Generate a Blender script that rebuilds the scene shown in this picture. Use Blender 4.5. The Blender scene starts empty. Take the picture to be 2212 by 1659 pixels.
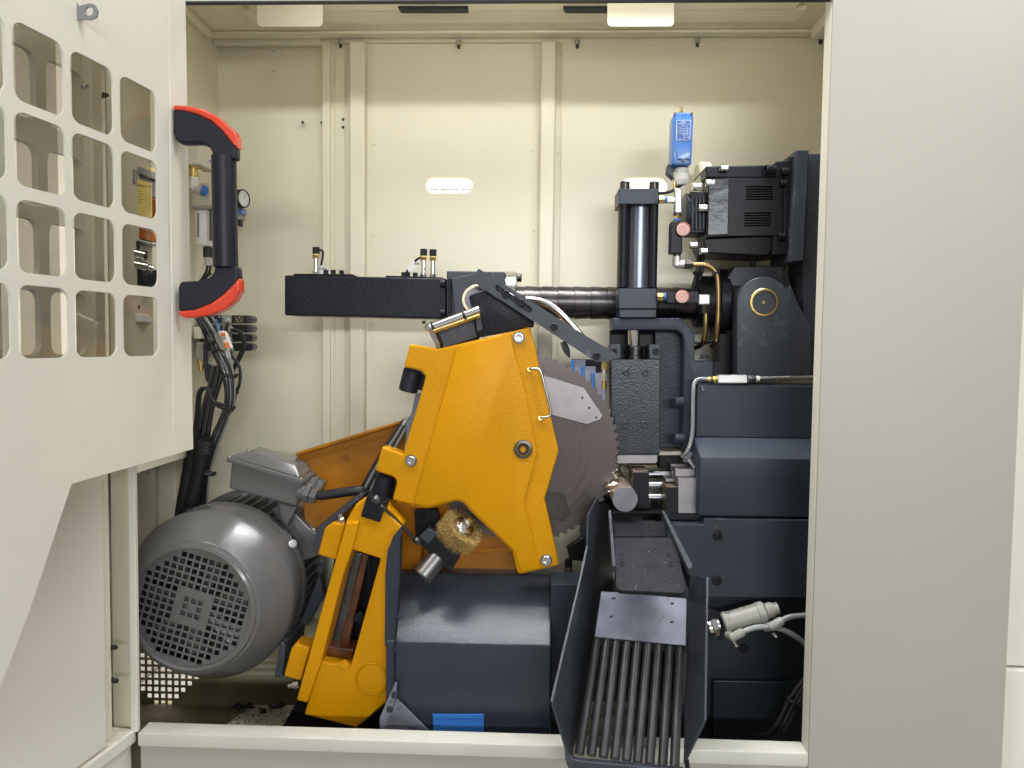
import bpy, bmesh, math, random
from mathutils import Vector, Matrix
from mathutils.geometry import tessellate_polygon
random.seed(7)
R = math.radians
S = bpy.context.scene
COL = S.collection

# ---------------------------------------------------------------- camera
CAM = Vector((0, 0, 1.55))
FPX = 1662.0                      # focal length, in pixels of a 2212 px wide frame
YAW, PITCH, ROLL = R(2.1), R(3.05), R(0.65)
Fw = Vector((-math.sin(YAW)*math.cos(PITCH), math.cos(YAW)*math.cos(PITCH), -math.sin(PITCH)))
Rt0 = Vector((math.cos(YAW), math.sin(YAW), 0))
Up0 = Rt0.cross(Fw)
Rt = Rt0*math.cos(ROLL) + Up0*math.sin(ROLL)
Up = Up0*math.cos(ROLL) - Rt0*math.sin(ROLL)
cd = bpy.data.cameras.new('camera')
cam = bpy.data.objects.new('camera', cd)
COL.objects.link(cam)
cd.sensor_width = 36.0
cd.lens = FPX/2212.0*36.0
cd.clip_start, cd.clip_end = 0.02, 100
cam.matrix_world = Matrix(((Rt.x, Up.x, -Fw.x, CAM.x), (Rt.y, Up.y, -Fw.y, CAM.y), (Rt.z, Up.z, -Fw.z, CAM.z), (0, 0, 0, 1)))
S.camera = cam

def ray(u, v):
    return Fw*FPX + Rt*(u-1106.0) - Up*(v-829.5)
def W(u, v, Y):                   # where the sight line through (u, v) meets the upright plane y = Y
    d = ray(u, v)
    return CAM + d*(Y/d.y)
def WP(u, v, p0, n):              # ... meets any plane
    d = ray(u, v)
    return CAM + d*((p0-CAM).dot(n)/d.dot(n))
def px(n, Y):                     # length of n pixels at distance Y
    return n/FPX*Y

# ---------------------------------------------------------------- world and lamps
S.view_settings.view_transform = 'Standard'
S.view_settings.look = 'None'
S.view_settings.exposure = 0.06
S.view_settings.gamma = 1.0
wd = bpy.data.worlds.new("World"); S.world = wd; wd.use_nodes = True
wd.node_tree.nodes['Background'].inputs[0].default_value = (0.97, 0.985, 1.0, 1)
wd.node_tree.nodes['Background'].inputs[1].default_value = 0.30
def area(name, loc, target, sx, sy, power, col=(1, 1, 1), spread=180):
    l = bpy.data.lights.new(name, 'AREA'); l.shape = 'RECTANGLE'
    l.size, l.size_y, l.energy, l.color, l.spread = sx, sy, power, col, R(spread)
    o = bpy.data.objects.new(name, l); COL.objects.link(o)
    o.location = loc
    o.rotation_euler = (Vector(target)-Vector(loc)).to_track_quat('-Z', 'Y').to_euler()
    return o
# workshop ceiling lamps, lamps under the machine's own roof, and added fill lights
area('ceiling_or_fill_light', (1.7, 0.55, 3.9), (-0.4, 1.45, 1.0), 0.5, 2.4, 44, (1, .995, .98))
area('ceiling_or_fill_light', (-1.6, 0.2, 3.9), (0.5, 1.5, 1.2), 0.5, 2.4, 85, (1, .995, .98))  # added fill, brightens the right jamb return and the sill
area('ceiling_or_fill_light', (1.9, -9.0, 3.25), (-0.1, 1.9, 1.6), 6.0, 0.5, 455, (.955, .99, 1))
area('ceiling_or_fill_light', (0, 2.9, 4.1), (0, 3.4, 1.8), 4.0, 0.5, 420, (1, .98, .96))  # added behind the machine to brighten the wall seen through the slots
area('work_or_fill_light', (-.10, 1.69, 2.368), (-.10, 1.69+.10, 2.368-.5), 0.95, 0.014, 0.9, (.98, .99, 1))
area('work_or_fill_light', (.10, 1.80, 2.362), (.10, 1.80, 1.0), 1.15, 0.07, 4.4, (.96, .98, 1.0), 84)
area('ceiling_or_fill_light', (0.35, 0.35, 4.1), (0.35, 0.9, 1.0), 2.2, 0.5, 13, (1, .995, .98))
area('work_or_fill_light', (0.0, 1.655, 2.282), (0.0, 2.1, 2.30), 1.2, 0.02, 1.15, (1, .935, .76))  # added warm fill behind the lintel, lifts the upper back wall

# ---------------------------------------------------------------- materials
MATS = {}
def mat(name, col, rough=.5, metal=0.0, bump=0.0, bscale=300, var=.06, vscale=6, coat=0.0, spec=.5, grime=None, gscale=8, gthr=.62):
    m = bpy.data.materials.new(name); m.use_nodes = True
    nt = m.node_tree; N = nt.nodes; L = nt.links
    b = N['Principled BSDF']
    b.inputs['Roughness'].default_value = rough
    b.inputs['Metallic'].default_value = metal
    b.inputs['Coat Weight'].default_value = coat
    b.inputs['Coat Roughness'].default_value = .12
    b.inputs['Specular IOR Level'].default_value = spec
    tc = N.new('ShaderNodeNewGeometry')
    nz = N.new('ShaderNodeTexNoise'); nz.inputs['Scale'].default_value = vscale; nz.inputs['Detail'].default_value = 6
    L.new(tc.outputs['Position'], nz.inputs['Vector'])
    rp = N.new('ShaderNodeValToRGB')
    rp.color_ramp.elements[0].position, rp.color_ramp.elements[1].position = .3, .7
    rp.color_ramp.elements[0].color = tuple(max(0, c*(1-var)) for c in col)+(1,)
    rp.color_ramp.elements[1].color = tuple(min(1, c*(1+var)) for c in col)+(1,)
    L.new(nz.outputs['Fac'], rp.inputs['Fac'])
    out = rp.outputs['Color']
    if grime:
        g = N.new('ShaderNodeTexNoise'); g.inputs['Scale'].default_value = gscale; g.inputs['Detail'].default_value = 9; g.inputs['Roughness'].default_value = .68
        L.new(tc.outputs['Position'], g.inputs['Vector'])
        gr = N.new('ShaderNodeValToRGB'); gr.color_ramp.elements[0].position = gthr; gr.color_ramp.elements[1].position = gthr+.1
        L.new(g.outputs['Fac'], gr.inputs['Fac'])
        mx = N.new('ShaderNodeMixRGB'); mx.inputs[2].default_value = tuple(grime)+(1,)
        L.new(gr.outputs['Color'], mx.inputs[0]); L.new(out, mx.inputs[1]); out = mx.outputs[0]
    L.new(out, b.inputs['Base Color'])
    # roughness wander
    rn = N.new('ShaderNodeMapRange'); rn.inputs[3].default_value = max(.02, rough*.9); rn.inputs[4].default_value = min(1, rough*1.12)
    L.new(nz.outputs['Fac'], rn.inputs[0]); L.new(rn.outputs[0], b.inputs['Roughness'])
    if bump:
        bn = N.new('ShaderNodeTexNoise'); bn.inputs['Scale'].default_value = bscale; bn.inputs['Detail'].default_value = 2
        L.new(tc.outputs['Position'], bn.inputs['Vector'])
        bp = N.new('ShaderNodeBump'); bp.inputs['Strength'].default_value = bump; bp.inputs['Distance'].default_value = .001
        L.new(bn.outputs['Fac'], bp.inputs['Height']); L.new(bp.outputs['Normal'], b.inputs['Normal'])
    MATS[name] = m
    return m
M_cream = mat('cream_paint', (.735, .69, .54), .36, bump=.10, bscale=420, var=.015)
M_creamout = mat('cream_paint_outer', (.735, .705, .615), .5, bump=.25, bscale=500, var=.02, vscale=3)
M_panel = mat('dimmed_cream_paint', (.415, .388, .342), .5, bump=.25, bscale=500, var=.02, vscale=3)  # cream paint darkened to carry the dimmer light on the front panels
M_sill = mat('dimmed_worn_sill_paint', (.60, .585, .52), .5, bump=.25, bscale=500, var=.03, vscale=9, grime=(.42, .40, .34), gscale=14, gthr=.68)  # same cream, darkened to offset the strong light there; blotches are wear
M_guide = mat('guide_rod_steel', (.26, .26, .27), .28, 1.0, var=.1)
M_shaded = mat('shade_darkened_paint', (.25, .22, .13), .45, bump=.1, bscale=300, var=.25, vscale=7)  # cream darkened for the motor's shade on the lower panel and floor
M_creamdirt = mat('cream_paint_soiled', (.66, .61, .47), .5, bump=.1, bscale=420, var=.04, grime=(.12, .10, .06), gscale=30, gthr=.62)
M_grey = mat('grey_machine_paint', (.030, .038, .053), .33, bump=.30, bscale=380, var=.10, spec=.25)
M_greyrough = mat('grey_cast_paint', (.034, .042, .062), .42, bump=1.0, bscale=170, var=.10, spec=.3)
M_greyflat = mat('grey_flat_steel', (.036, .042, .055), .42, bump=.12, bscale=600, var=.12, spec=.4, grime=(.10, .105, .12), gscale=18, gthr=.58)
M_wet = mat('oily_grey_paint', (.018, .024, .034), .28, bump=.6, bscale=240, var=.2, vscale=14, grime=(.05, .058, .076), gscale=9, gthr=.56)
M_black = mat('black_paint', (.009, .009, .013), .40, bump=.25, bscale=350, var=.2, spec=.22)
M_blacktex = mat('black_wrinkle_paint', (.008, .008, .014), .34, bump=1.0, bscale=230, var=.2, spec=.25)
M_rubber = mat('black_rubber', (.012, .012, .013), .5, var=.2)
M_plastic = mat('black_plastic', (.012, .013, .022), .42, var=.12, spec=.3)
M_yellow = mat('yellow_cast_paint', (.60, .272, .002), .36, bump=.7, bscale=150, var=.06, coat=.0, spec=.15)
M_yellowflat = mat('yellow_smooth_paint', (.60, .272, .002), .36, bump=.2, bscale=200, var=.06, spec=.28)
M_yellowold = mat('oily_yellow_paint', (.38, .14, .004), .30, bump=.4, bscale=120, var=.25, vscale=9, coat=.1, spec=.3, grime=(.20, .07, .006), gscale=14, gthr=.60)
M_brown = mat('oily_brown_steel', (.11, .034, .008), .25, bump=.3, bscale=90, var=.4, vscale=20, coat=.3)
M_motor = mat('grey_motor_paint', (.122, .120, .120), .24, bump=.18, bscale=160, var=.08, coat=.25)
M_motordark = mat('dark_fan_void', (.075, .072, .070), .6, var=.3)
M_steel = mat('bright_steel', (.56, .55, .53), .24, 1.0, var=.10, vscale=20)
M_steelmat = mat('ground_steel', (.29, .27, .275), .40, 1.0, bump=.2, bscale=500, var=.12, vscale=25)
M_chrome = mat('chrome', (.72, .72, .72), .10, 1.0, var=.04)
M_dsteel = mat('dark_steel', (.14, .14, .15), .34, 1.0, var=.2, vscale=25)
M_shaft = mat('black_oxide_steel', (.085, .078, .078), .32, 1.0, var=.3, vscale=18)
M_barrel = mat('honed_grey_tube', (.20, .215, .26), .28, .6, var=.10, vscale=10)
M_brass = mat('brass', (.58, .42, .16), .25, 1.0, var=.12, vscale=30)
M_bronze = mat('bronze', (.62, .47, .33), .3, 1.0, var=.1)
M_zinc = mat('zinc_pipe', (.27, .185, .085), .30, 1.0, var=.15, vscale=20)
M_alu = mat('cast_aluminium', (.58, .57, .56), .42, .8, bump=.3, bscale=300, var=.08)
M_blue = mat('blue_paint', (.042, .145, .44), .25, bump=.08, bscale=200, var=.05, coat=.3)
M_bluelab = mat('dark_blue_label', (.016, .075, .31), .35, var=.05)
M_tape = mat('blue_tape', (.028, .17, .55), .5, bump=.3, bscale=200, var=.06)
M_white = mat('white_plastic', (.74, .73, .70), .4, var=.02)
M_lgrey = mat('light_grey_plastic', (.31, .30, .265), .4, var=.04)
M_beige = mat('beige_plastic', (.62, .58, .46), .4, var=.03)
M_red = mat('red_plastic', (.70, .045, .012), .22, var=.05, coat=.4)
M_pink = mat('faded_red_label', (.62, .28, .24), .4, var=.05)
M_orange = mat('orange_plastic', (.85, .20, .02), .35, var=.05)
M_label = mat('yellow_label', (.86, .68, .18), .5, var=.03)
M_ink = mat('black_ink', (.02, .02, .02), .6, var=.02)
M_olive = mat('olive_ink', (.30, .24, .02), .6, var=.02)
M_winc = mat('white_ink', (.72, .78, .86), .5, var=.02)
M_amber = mat('amber_oil_plastic', (.20, .05, .008), .15, var=.2, coat=.5)
M_bristle = mat('brass_wire', (.52, .37, .13), .5, .55, var=.3, vscale=200)
M_hose = mat('grey_hose', (.24, .25, .25), .2, .0, var=.1, coat=.6)
M_spec = mat('speckled_dark_steel', (.016, .016, .020), .45, .0, bump=.4, bscale=900, var=.25, vscale=40, grime=(.34, .34, .36), gscale=230, gthr=.63, spec=.15)
M_plate = mat('scuffed_steel_plate', (.19, .20, .25), .34, .35, bump=.2, bscale=500, var=.22, vscale=22, grime=(.05, .055, .07), gscale=20, gthr=.6)
M_rod = mat('ground_dark_rod', (.055, .054, .058), .36, .5, bump=.1, bscale=500, var=.2, vscale=30)
M_barface = mat('sawn_steel_face', (.20, .20, .22), .40, .7, var=.08, vscale=40)
M_chip = mat('fresh_metal_chips', (.86, .78, .72), .28, 1.0, var=.15, vscale=60)
M_wall = mat('workshop_white', (.80, .77, .74), .7, var=.02)
M_wallgrey = mat('workshop_grey', (.42, .40, .39), .6, var=.03)
M_floor = mat('workshop_floor', (.35, .34, .32), .5, var=.08, vscale=2)

# brushed saw blade: scratches run round the hub
def blade_mat():
    m = bpy.data.materials.new('brushed_blade_steel'); m.use_nodes = True
    nt = m.node_tree; N = nt.nodes; L = nt.links; b = N['Principled BSDF']
    b.inputs['Metallic'].default_value = .8; b.inputs['Roughness'].default_value = .30
    tc = N.new('ShaderNodeTexCoord'); ln = N.new('ShaderNodeVectorMath'); ln.operation = 'LENGTH'
    L.new(tc.outputs['Object'], ln.inputs[0])
    nz = N.new('ShaderNodeTexNoise'); nz.noise_dimensions = '1D'; nz.inputs['Scale'].default_value = 90; nz.inputs['Detail'].default_value = 8
    L.new(ln.outputs['Value'], nz.inputs['W'])
    n2 = N.new('ShaderNodeTexNoise'); n2.inputs['Scale'].default_value = 9; n2.inputs['Detail'].default_value = 5
    L.new(tc.outputs['Object'], n2.inputs['Vector'])
    ad = N.new('ShaderNodeMath'); ad.operation = 'ADD'; L.new(nz.outputs['Fac'], ad.inputs[0]); L.new(n2.outputs['Fac'], ad.inputs[1])
    rp = N.new('ShaderNodeValToRGB'); rp.color_ramp.elements[0].position = .6; rp.color_ramp.elements[1].position = 1.0
    rp.color_ramp.elements[0].color = (.085, .068, .066, 1); rp.color_ramp.elements[1].color = (.118, .097, .094, 1)
    L.new(ad.outputs[0], rp.inputs['Fac']); L.new(rp.outputs['Color'], b.inputs['Base Color'])
    bp = N.new('ShaderNodeBump'); bp.inputs['Strength'].default_value = .04; bp.inputs['Distance'].default_value = .0005
    L.new(nz.outputs['Fac'], bp.inputs['Height']); L.new(bp.outputs['Normal'], b.inputs['Normal'])
    return m
M_blade = blade_mat()
def glass_mat(name, tint, refl):
    m = bpy.data.materials.new(name); m.use_nodes = True
    nt = m.node_tree; N = nt.nodes; L = nt.links
    N.remove(N['Principled BSDF'])
    t = N.new('ShaderNodeBsdfTransparent'); t.inputs[0].default_value = tint+(1,)
    g = N.new('ShaderNodeBsdfGlossy'); g.inputs['Roughness'].default_value = .03
    lw = N.new('ShaderNodeLayerWeight'); lw.inputs[0].default_value = .5
    pw = N.new('ShaderNodeMath'); pw.operation = 'POWER'; pw.inputs[1].default_value = 4
    ma = N.new('ShaderNodeMath'); ma.operation = 'MULTIPLY_ADD'; ma.inputs[1].default_value = refl; ma.inputs[2].default_value = .03
    mx = N.new('ShaderNodeMixShader')
    L.new(lw.outputs['Facing'], pw.inputs[0]); L.new(pw.outputs[0], ma.inputs[0])
    L.new(ma.outputs[0], mx.inputs[0]); L.new(t.outputs[0], mx.inputs[1]); L.new(g.outputs[0], mx.inputs[2])
    L.new(mx.outputs[0], N['Material Output'].inputs[0])
    return m
M_glass = glass_mat('clear_polycarbonate', (.70, .69, .66), .8)
M_dplate = mat('dull_brown_steel', (.055, .050, .042), .42, .5, bump=.2, bscale=400, var=.2, vscale=20)
M_bed = mat('dark_bed_paint', (.014, .020, .026), .4, bump=.25, bscale=350, var=.15, spec=.3)
M_eye = mat('zinc_plated_steel', (.33, .34, .36), .3, .9, var=.1)
M_nozz = mat('dull_nozzle_metal', (.34, .31, .24), .4, .4, var=.1)

# ---------------------------------------------------------------- mesh helpers
ROOT = {}
def finish(name, bm, m, parent=None, label=None, cat=None, group=None, kind=None, bevel=0, seg=2, ang=35, origin=None):
    bmesh.ops.remove_doubles(bm, verts=bm.verts, dist=1e-6)
    bmesh.ops.recalc_face_normals(bm, faces=bm.faces)
    if bevel:
        es = [e for e in bm.edges if len(e.link_faces) == 2 and e.calc_face_angle(0) > R(28)]
        try:
            bmesh.ops.bevel(bm, geom=es, offset=bevel, segments=seg, profile=.5, affect='EDGES', clamp_overlap=True)
        except Exception:
            pass
    me = bpy.data.meshes.new(name)
    if parent is None:
        if origin is None:
            xs = [v.co for v in bm.verts]
            origin = Vector(((min(c.x for c in xs)+max(c.x for c in xs))/2, (min(c.y for c in xs)+max(c.y for c in xs))/2, min(c.z for c in xs)))
        base = origin
    else:
        base = ROOT[parent.name]
    loc = Vector((0, 0, 0)) if parent is not None else base
    if parent is not None and origin is not None:
        loc = origin - base; base = origin
    bmesh.ops.translate(bm, verts=bm.verts, vec=-base)
    bm.to_mesh(me); bm.free()
    for p in me.polygons: p.use_smooth = True
    me.set_sharp_from_angle(angle=R(16 if 0 < bevel < .0045 and ang == 35 else ang))
    me.materials.append(m)
    o = bpy.data.objects.new(name, me); COL.objects.link(o)
    o.location = loc
    if parent is not None:
        o.parent = parent; ROOT[o.name] = base if origin is not None else ROOT[parent.name]
    else:
        ROOT[o.name] = base
    if bevel >= .0045:
        w = o.modifiers.new('wn', 'WEIGHTED_NORMAL'); w.keep_sharp = True; w.weight = 100
    tag(o, label, cat, group, kind)
    return o
def tag(o, label=None, cat=None, group=None, kind=None):
    if label: o['label'] = label
    if cat: o['category'] = cat
    if group: o['group'] = group
    if kind: o['kind'] = kind
def thing(name, loc, label, cat, group=None, kind=None):
    o = bpy.data.objects.new(name, None); COL.objects.link(o)
    o.location = loc; o.empty_display_size = .02
    ROOT[o.name] = Vector(loc)
    tag(o, label, cat, group, kind)
    return o
def poly_prism(bm, loops, vec):
    """loops: outer loop and holes as 3-D points; extruded along vec"""
    outer = loops[0]
    if len(loops) == 1:
        a = [bm.verts.new(p) for p in outer]; b = [bm.verts.new(p+vec) for p in outer]
        bm.faces.new(a); bm.faces.new(b[::-1])
        n = len(a)
        for i in range(n): bm.faces.new((a[i], a[(i+1) % n], b[(i+1) % n], b[i]))
    else:
        flat = [p for l in loops for p in l]
        a = [bm.verts.new(p) for p in flat]; b = [bm.verts.new(p+vec) for p in flat]
        for t in tessellate_polygon(loops):
            try:
                bm.faces.new([a[i] for i in t]); bm.faces.new([b[i] for i in t][::-1])
            except ValueError: pass
        k = 0
        for l in loops:
            n = len(l)
            for i in range(n):
                p, q = k+i, k+(i+1) % n
                bm.faces.new((a[p], a[q], b[q], b[p]))
            k += n
def circ(u, v, r, n=16, rv=None):
    rv = r if rv is None else rv
    return [(u+r*math.cos(2*math.pi*i/n), v+rv*math.sin(2*math.pi*i/n)) for i in range(n)]
def rrect(u0, v0, u1, v1, r, n=5):
    out = []
    for cx, cy, a0 in ((u1-r, v0+r, -90), (u1-r, v1-r, 0), (u0+r, v1-r, 90), (u0+r, v0+r, 180)):
        for i in range(n+1):
            a = R(a0+90*i/n); out.append((cx+r*math.cos(a), cy+r*math.sin(a)))
    return out
def plate(name, pts, Y, t, m, parent=None, bevel=.0015, holes=(), seg=2, **k):
    bm = bmesh.new()
    loops = [[W(u, v, Y) for u, v in l] for l in [pts]+list(holes)]
    poly_prism(bm, loops, Vector((0, t, 0)))
    return finish(name, bm, m, parent, bevel=bevel if not holes else 0, seg=seg, **k)
def prism(name, pts3, vec, m, parent=None, bevel=.0015, holes=(), **k):
    bm = bmesh.new()
    poly_prism(bm, [pts3]+list(holes), Vector(vec))
    return finish(name, bm, m, parent, bevel=bevel if not holes else 0, **k)
def box(name, a, b, m, parent=None, bevel=.002, **k):
    bm = bmesh.new()
    p = [Vector((x, y, a[2])) for x, y in ((a[0], a[1]), (b[0], a[1]), (b[0], b[1]), (a[0], b[1]))]
    poly_prism(bm, [p], Vector((0, 0, b[2]-a[2])))
    return finish(name, bm, m, parent, bevel=bevel, **k)
def pbox(name, u0, v0, u1, v1, Y, t, m, parent=None, **k):
    return plate(name, [(u0, v0), (u1, v0), (u1, v1), (u0, v1)], Y, t, m, parent, **k)
def frame(ax):
    ax = ax.normalized()
    e = Vector((0, 0, 1)) if abs(ax.z) < .9 else Vector((1, 0, 0))
    x = e.cross(ax).normalized(); y = ax.cross(x)
    return x, y, ax
def add_lathe(bm, p0, ax, prof, n=32, cap=True):
    x, y, z = frame(ax)
    rings = []
    for r, h in prof:
        if r < 1e-6:
            rings.append([bm.verts.new(p0+z*h)])
        else:
            rings.append([bm.verts.new(p0+z*h+x*(r*math.cos(2*math.pi*i/n))+y*(r*math.sin(2*math.pi*i/n))) for i in range(n)])
    for a, b in zip(rings, rings[1:]):
        for i in range(n):
            j = (i+1) % n
            if len(a) == 1 and len(b) == 1: continue
            if len(a) == 1: bm.faces.new((a[0], b[i], b[j]))
            elif len(b) == 1: bm.faces.new((a[i], a[j], b[0]))
            else: bm.faces.new((a[i], a[j], b[j], b[i]))
    if cap:
        for rg in (rings[0], rings[-1]):
            if len(rg) > 2:
                try: bm.faces.new(rg)
                except ValueError: pass
def lathe(name, p0, ax, prof, m, parent=None, n=32, cap=True, **k):
    bm = bmesh.new(); add_lathe(bm, Vector(p0), Vector(ax), prof, n, cap)
    return finish(name, bm, m, parent, **k)
def cyl(name, p0, p1, r, m, parent=None, n=20, r2=None, bevel=0, **k):
    p0, p1 = Vector(p0), Vector(p1); h = (p1-p0).length; r2 = r if r2 is None else r2
    c = min(bevel, h*.3) if bevel else 0
    prof = [(r-c, 0), (r, c), (r2, h-c), (r2-c, h)] if c else [(r, 0), (r2, h)]
    return lathe(name, p0, p1-p0, prof, m, parent, n, **k)
def spline(pts, sub=6):
    P = [Vector(p) for p in pts]
    if len(P) == 2: return P
    out = []
    for i in range(len(P)-1):
        a, b = P[i], P[i+1]
        p0 = P[i-1] if i else a*2-b
        p3 = P[i+2] if i+2 < len(P) else b*2-a
        for s in range(sub):
            t = s/sub
            out.append(.5*((2*a)+(b-p0)*t+(2*p0-5*a+4*b-p3)*t*t+(3*a-p0-3*b+p3)*t**3))
    out.append(P[-1])
    return out
def add_tube(bm, pts, r, n=10, sub=6, smooth=True, ribs=None):
    P = spline(pts, sub) if smooth else [Vector(p) for p in pts]
    x = None; rings = []
    for i, p in enumerate(P):
        t = (P[min(i+1, len(P)-1)]-P[max(i-1, 0)]).normalized()
        if x is None: x = frame(t)[0]
        x = (x-t*x.dot(t)).normalized(); y = t.cross(x)
        rr = r if not ribs else (r if i % 2 else r*ribs)
        rings.append([bm.verts.new(p+x*(rr*math.cos(2*math.pi*k/n))+y*(rr*math.sin(2*math.pi*k/n))) for k in range(n)])
    for a, b in zip(rings, rings[1:]):
        for i in range(n): bm.faces.new((a[i], a[(i+1) % n], b[(i+1) % n], b[i]))
    bm.faces.new(rings[0]); bm.faces.new(rings[-1])
def tube(name, pts, r, m, parent=None, n=10, sub=6, smooth=True, ribs=None, **k):
    """pts: (u, v, Y) triples"""
    bm = bmesh.new(); add_tube(bm, [W(*p) for p in pts], r, n, sub, smooth, ribs)
    return finish(name, bm, m, parent, ang=50, **k)
# socket head bolt, unit radius, axis +z, seated on z = 0
BOLTS = {}
def bolt_mesh(m, h, hexhead):
    key = (m.name, round(h, 2), hexhead)
    if key in BOLTS: return BOLTS[key]
    bm = bmesh.new(); z = Vector((0, 0, 1)); o = Vector((0, 0, 0))
    if hexhead:
        add_lathe(bm, o, z, [(1.25, -.02), (1.25, .12), (1.0, .12)], 20)
        add_lathe(bm, o, z, [(1.0, .1), (1.0, h-.1), (.86, h)], 6)
    else:
        add_lathe(bm, o, z, [(1.0, -.02), (1.0, h-.12), (.88, h), (.60, h)], 20, cap=False)
        add_lathe(bm, o, z, [(.60, h), (.56, h-.06), (.56, h*.35), (0, h*.30)], 6, cap=False)
    bmesh.ops.recalc_face_normals(bm, faces=bm.faces)
    me = bpy.data.meshes.new('bolt'); bm.to_mesh(me); bm.free()
    for p in me.polygons: p.use_smooth = True
    me.set_sharp_from_angle(angle=R(30)); me.materials.append(m)
    BOLTS[key] = me
    return me
def bolt(u, v, Y, r, parent, m=None, h=.8, ax=(0, -1, 0), hexhead=False, name='bolt', pos=None):
    m = m or M_dsteel
    o = bpy.data.objects.new(name, bolt_mesh(m, h, hexhead)); COL.objects.link(o)
    p = pos if pos is not None else W(u, v, Y)
    o.parent = parent
    o.location = p-ROOT[parent.name]
    o.rotation_euler = Vector(ax).to_track_quat('Z', 'Y').to_euler()
    rr = px(r, p.y); o.scale = (rr, rr, rr)
    return o
def text(body, u, v, Y, size_px, m, parent, name='lettering', shear=0, rot=None, align='CENTER', pos=None, th=.0003):
    c = bpy.data.curves.new(name, 'FONT'); c.body = body; c.size = px(size_px, Y); c.align_x = align; c.align_y = 'CENTER'
    c.extrude = th; c.shear = shear; c.resolution_u = 2
    t = bpy.data.objects.new('t', c); COL.objects.link(t)
    dg = bpy.context.evaluated_depsgraph_get()
    me = bpy.data.meshes.new_from_object(t.evaluated_get(dg))
    bpy.data.objects.remove(t); bpy.data.curves.remove(c)
    me.materials.clear(); me.materials.append(m)
    o = bpy.data.objects.new(name, me); COL.objects.link(o)
    o.parent = parent
    o.location = (W(u, v, Y) if pos is None else pos)-ROOT[parent.name]
    o.rotation_euler = rot or (R(90), 0, 0)
    return o
def clone(o, vec, label=None):
    """a copy of a thing with its parts and sub-parts, moved by vec"""
    r = o.copy(); COL.objects.link(r); r.location = o.location+vec; ROOT[r.name] = ROOT[o.name]+vec
    if label: r['label'] = label
    for ch in list(o.children):
        c = ch.copy(); COL.objects.link(c); c.parent = r
        for g in list(ch.children):
            d = g.copy(); COL.objects.link(d); d.parent = c
    return r

# ================================================================ enclosure
YF, YB = 1.60, 2.12
def X(u, v, Y): return W(u, v, Y).x
def Z(u, v, Y): return W(u, v, Y).z
box('workshop_floor', (-6, -6, -.05), (6, 6, 0), M_floor, kind='structure', bevel=0)
for b_ in ((405, 1411, 403, 407), (947, 953, 407, 440), (990, 995, 407, 440)):
    pbox('workshop_beam', 905 if b_[0] == 405 else b_[0], b_[2], b_[1], b_[3], 3.45, .05, M_wallgrey, kind='structure', bevel=0)
box('workshop_wall', (-6, 3.6, 0), (6, 3.7, 4.6), M_wall, kind='structure', bevel=0)

zc = Z(1106, 80, YB)                       # underside of the roof at the back wall
zf = Z(1106, 1542, YB)                     # floor of the cutting chamber
xl, xr = X(463, 400, YB), .86
def slot(u0, v0, u1, v1): return [W(u, v, YB).copy() for u, v in rrect(u0, v0, u1, v1, (v1-v0)/2-.5, 8)]
# back wall: carrier sheet with panels, posts and nozzles set on it
def wall_sheet(name, x0, x1, z0, z1, y, t, m, parent=None, holes=(), **k):
    p = [Vector((x0, y, z0)), Vector((x1, y, z0)), Vector((x1, y, z1)), Vector((x0, y, z1))]
    return prism(name, p, (0, t, 0), m, parent, holes=[[Vector((q.x, y, q.z)) for q in h] for h in holes], **k)
s1, s2 = slot(920, 383, 1020, 417), slot(1343, 383, 1441, 420)
sq = []
for row in range(9):
    n = (1, 3, 5, 7, 9, 11, 13, 13, 13)[row]
    v = 1244+1150/4-row*15.2
    for i in range(n):
        u = 1412/4+(i-n//2)*15.3
        if u > 292: sq.append([W(u+a, v+b, YB) for a, b in ((-5, -5), (5, -5), (5, 5), (-5, 5))])
# the carrier's pieces
BWp = thing('back_wall', (0, YB, zf), None, None, kind='structure')
xa, xb = X(700, 400, YB), X(716, 400, YB)
wall_sheet('carrier_sheet', X(702, 400, YB), xr, zf, zc, YB+.006, .02, M_cream, BWp, holes=[s1, s2], bevel=0)
wall_sheet('panel', X(803, 400, YB), X(1149, 400, YB), zf+.02, Z(1000, 95, YB), YB, .006, M_cream, BWp, holes=[s1])
wall_sheet('panel', X(1211, 400, YB), xr, zf+.02, Z(1400, 90, YB), YB, .006, M_cream, BWp, holes=[s2])
wall_sheet('panel', X(724, 400, YB), X(745, 400, YB), zf+.02, Z(740, 95, YB), YB, .006, M_cream, BWp, bevel=.001)
ymet = YB+.03
wall_sheet('panel', -1.18, xa, Z(400, 1380, YB), zc, ymet, .01, M_cream, BWp, bevel=0)
# perforated lower panel: a lattice sheet with the square holes left open
c0, p0_ = W(1412/4, 1244+1150/4, YB), px(15.3, YB)
hw = p0_*.33
xsl, zsl = [-1.18], [zf]
for i in range(-6, 7): xsl += [c0.x+i*p0_-hw, c0.x+i*p0_+hw]
for j in range(9): zsl += [c0.z+j*p0_-hw, c0.z+j*p0_+hw]
xsl.append(xa); zsl.append(Z(400, 1380, YB)+.002)
bm = bmesh.new()
gv = [[bm.verts.new((x, YB, z)) for x in xsl] for z in zsl]
for j in range(len(zsl)-1):
    for i in range(len(xsl)-1):
        if i % 2 == 1 and j % 2 == 1 and abs(i//2-6) <= min(j//2, 6): continue
        bm.faces.new((gv[j][i], gv[j][i+1], gv[j+1][i+1], gv[j+1][i]))
sheet = finish('perforated_panel', bm, M_shaded, BWp)
sm = sheet.modifiers.new('thickness', 'SOLIDIFY'); sm.thickness = .003; sm.offset = 0
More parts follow.
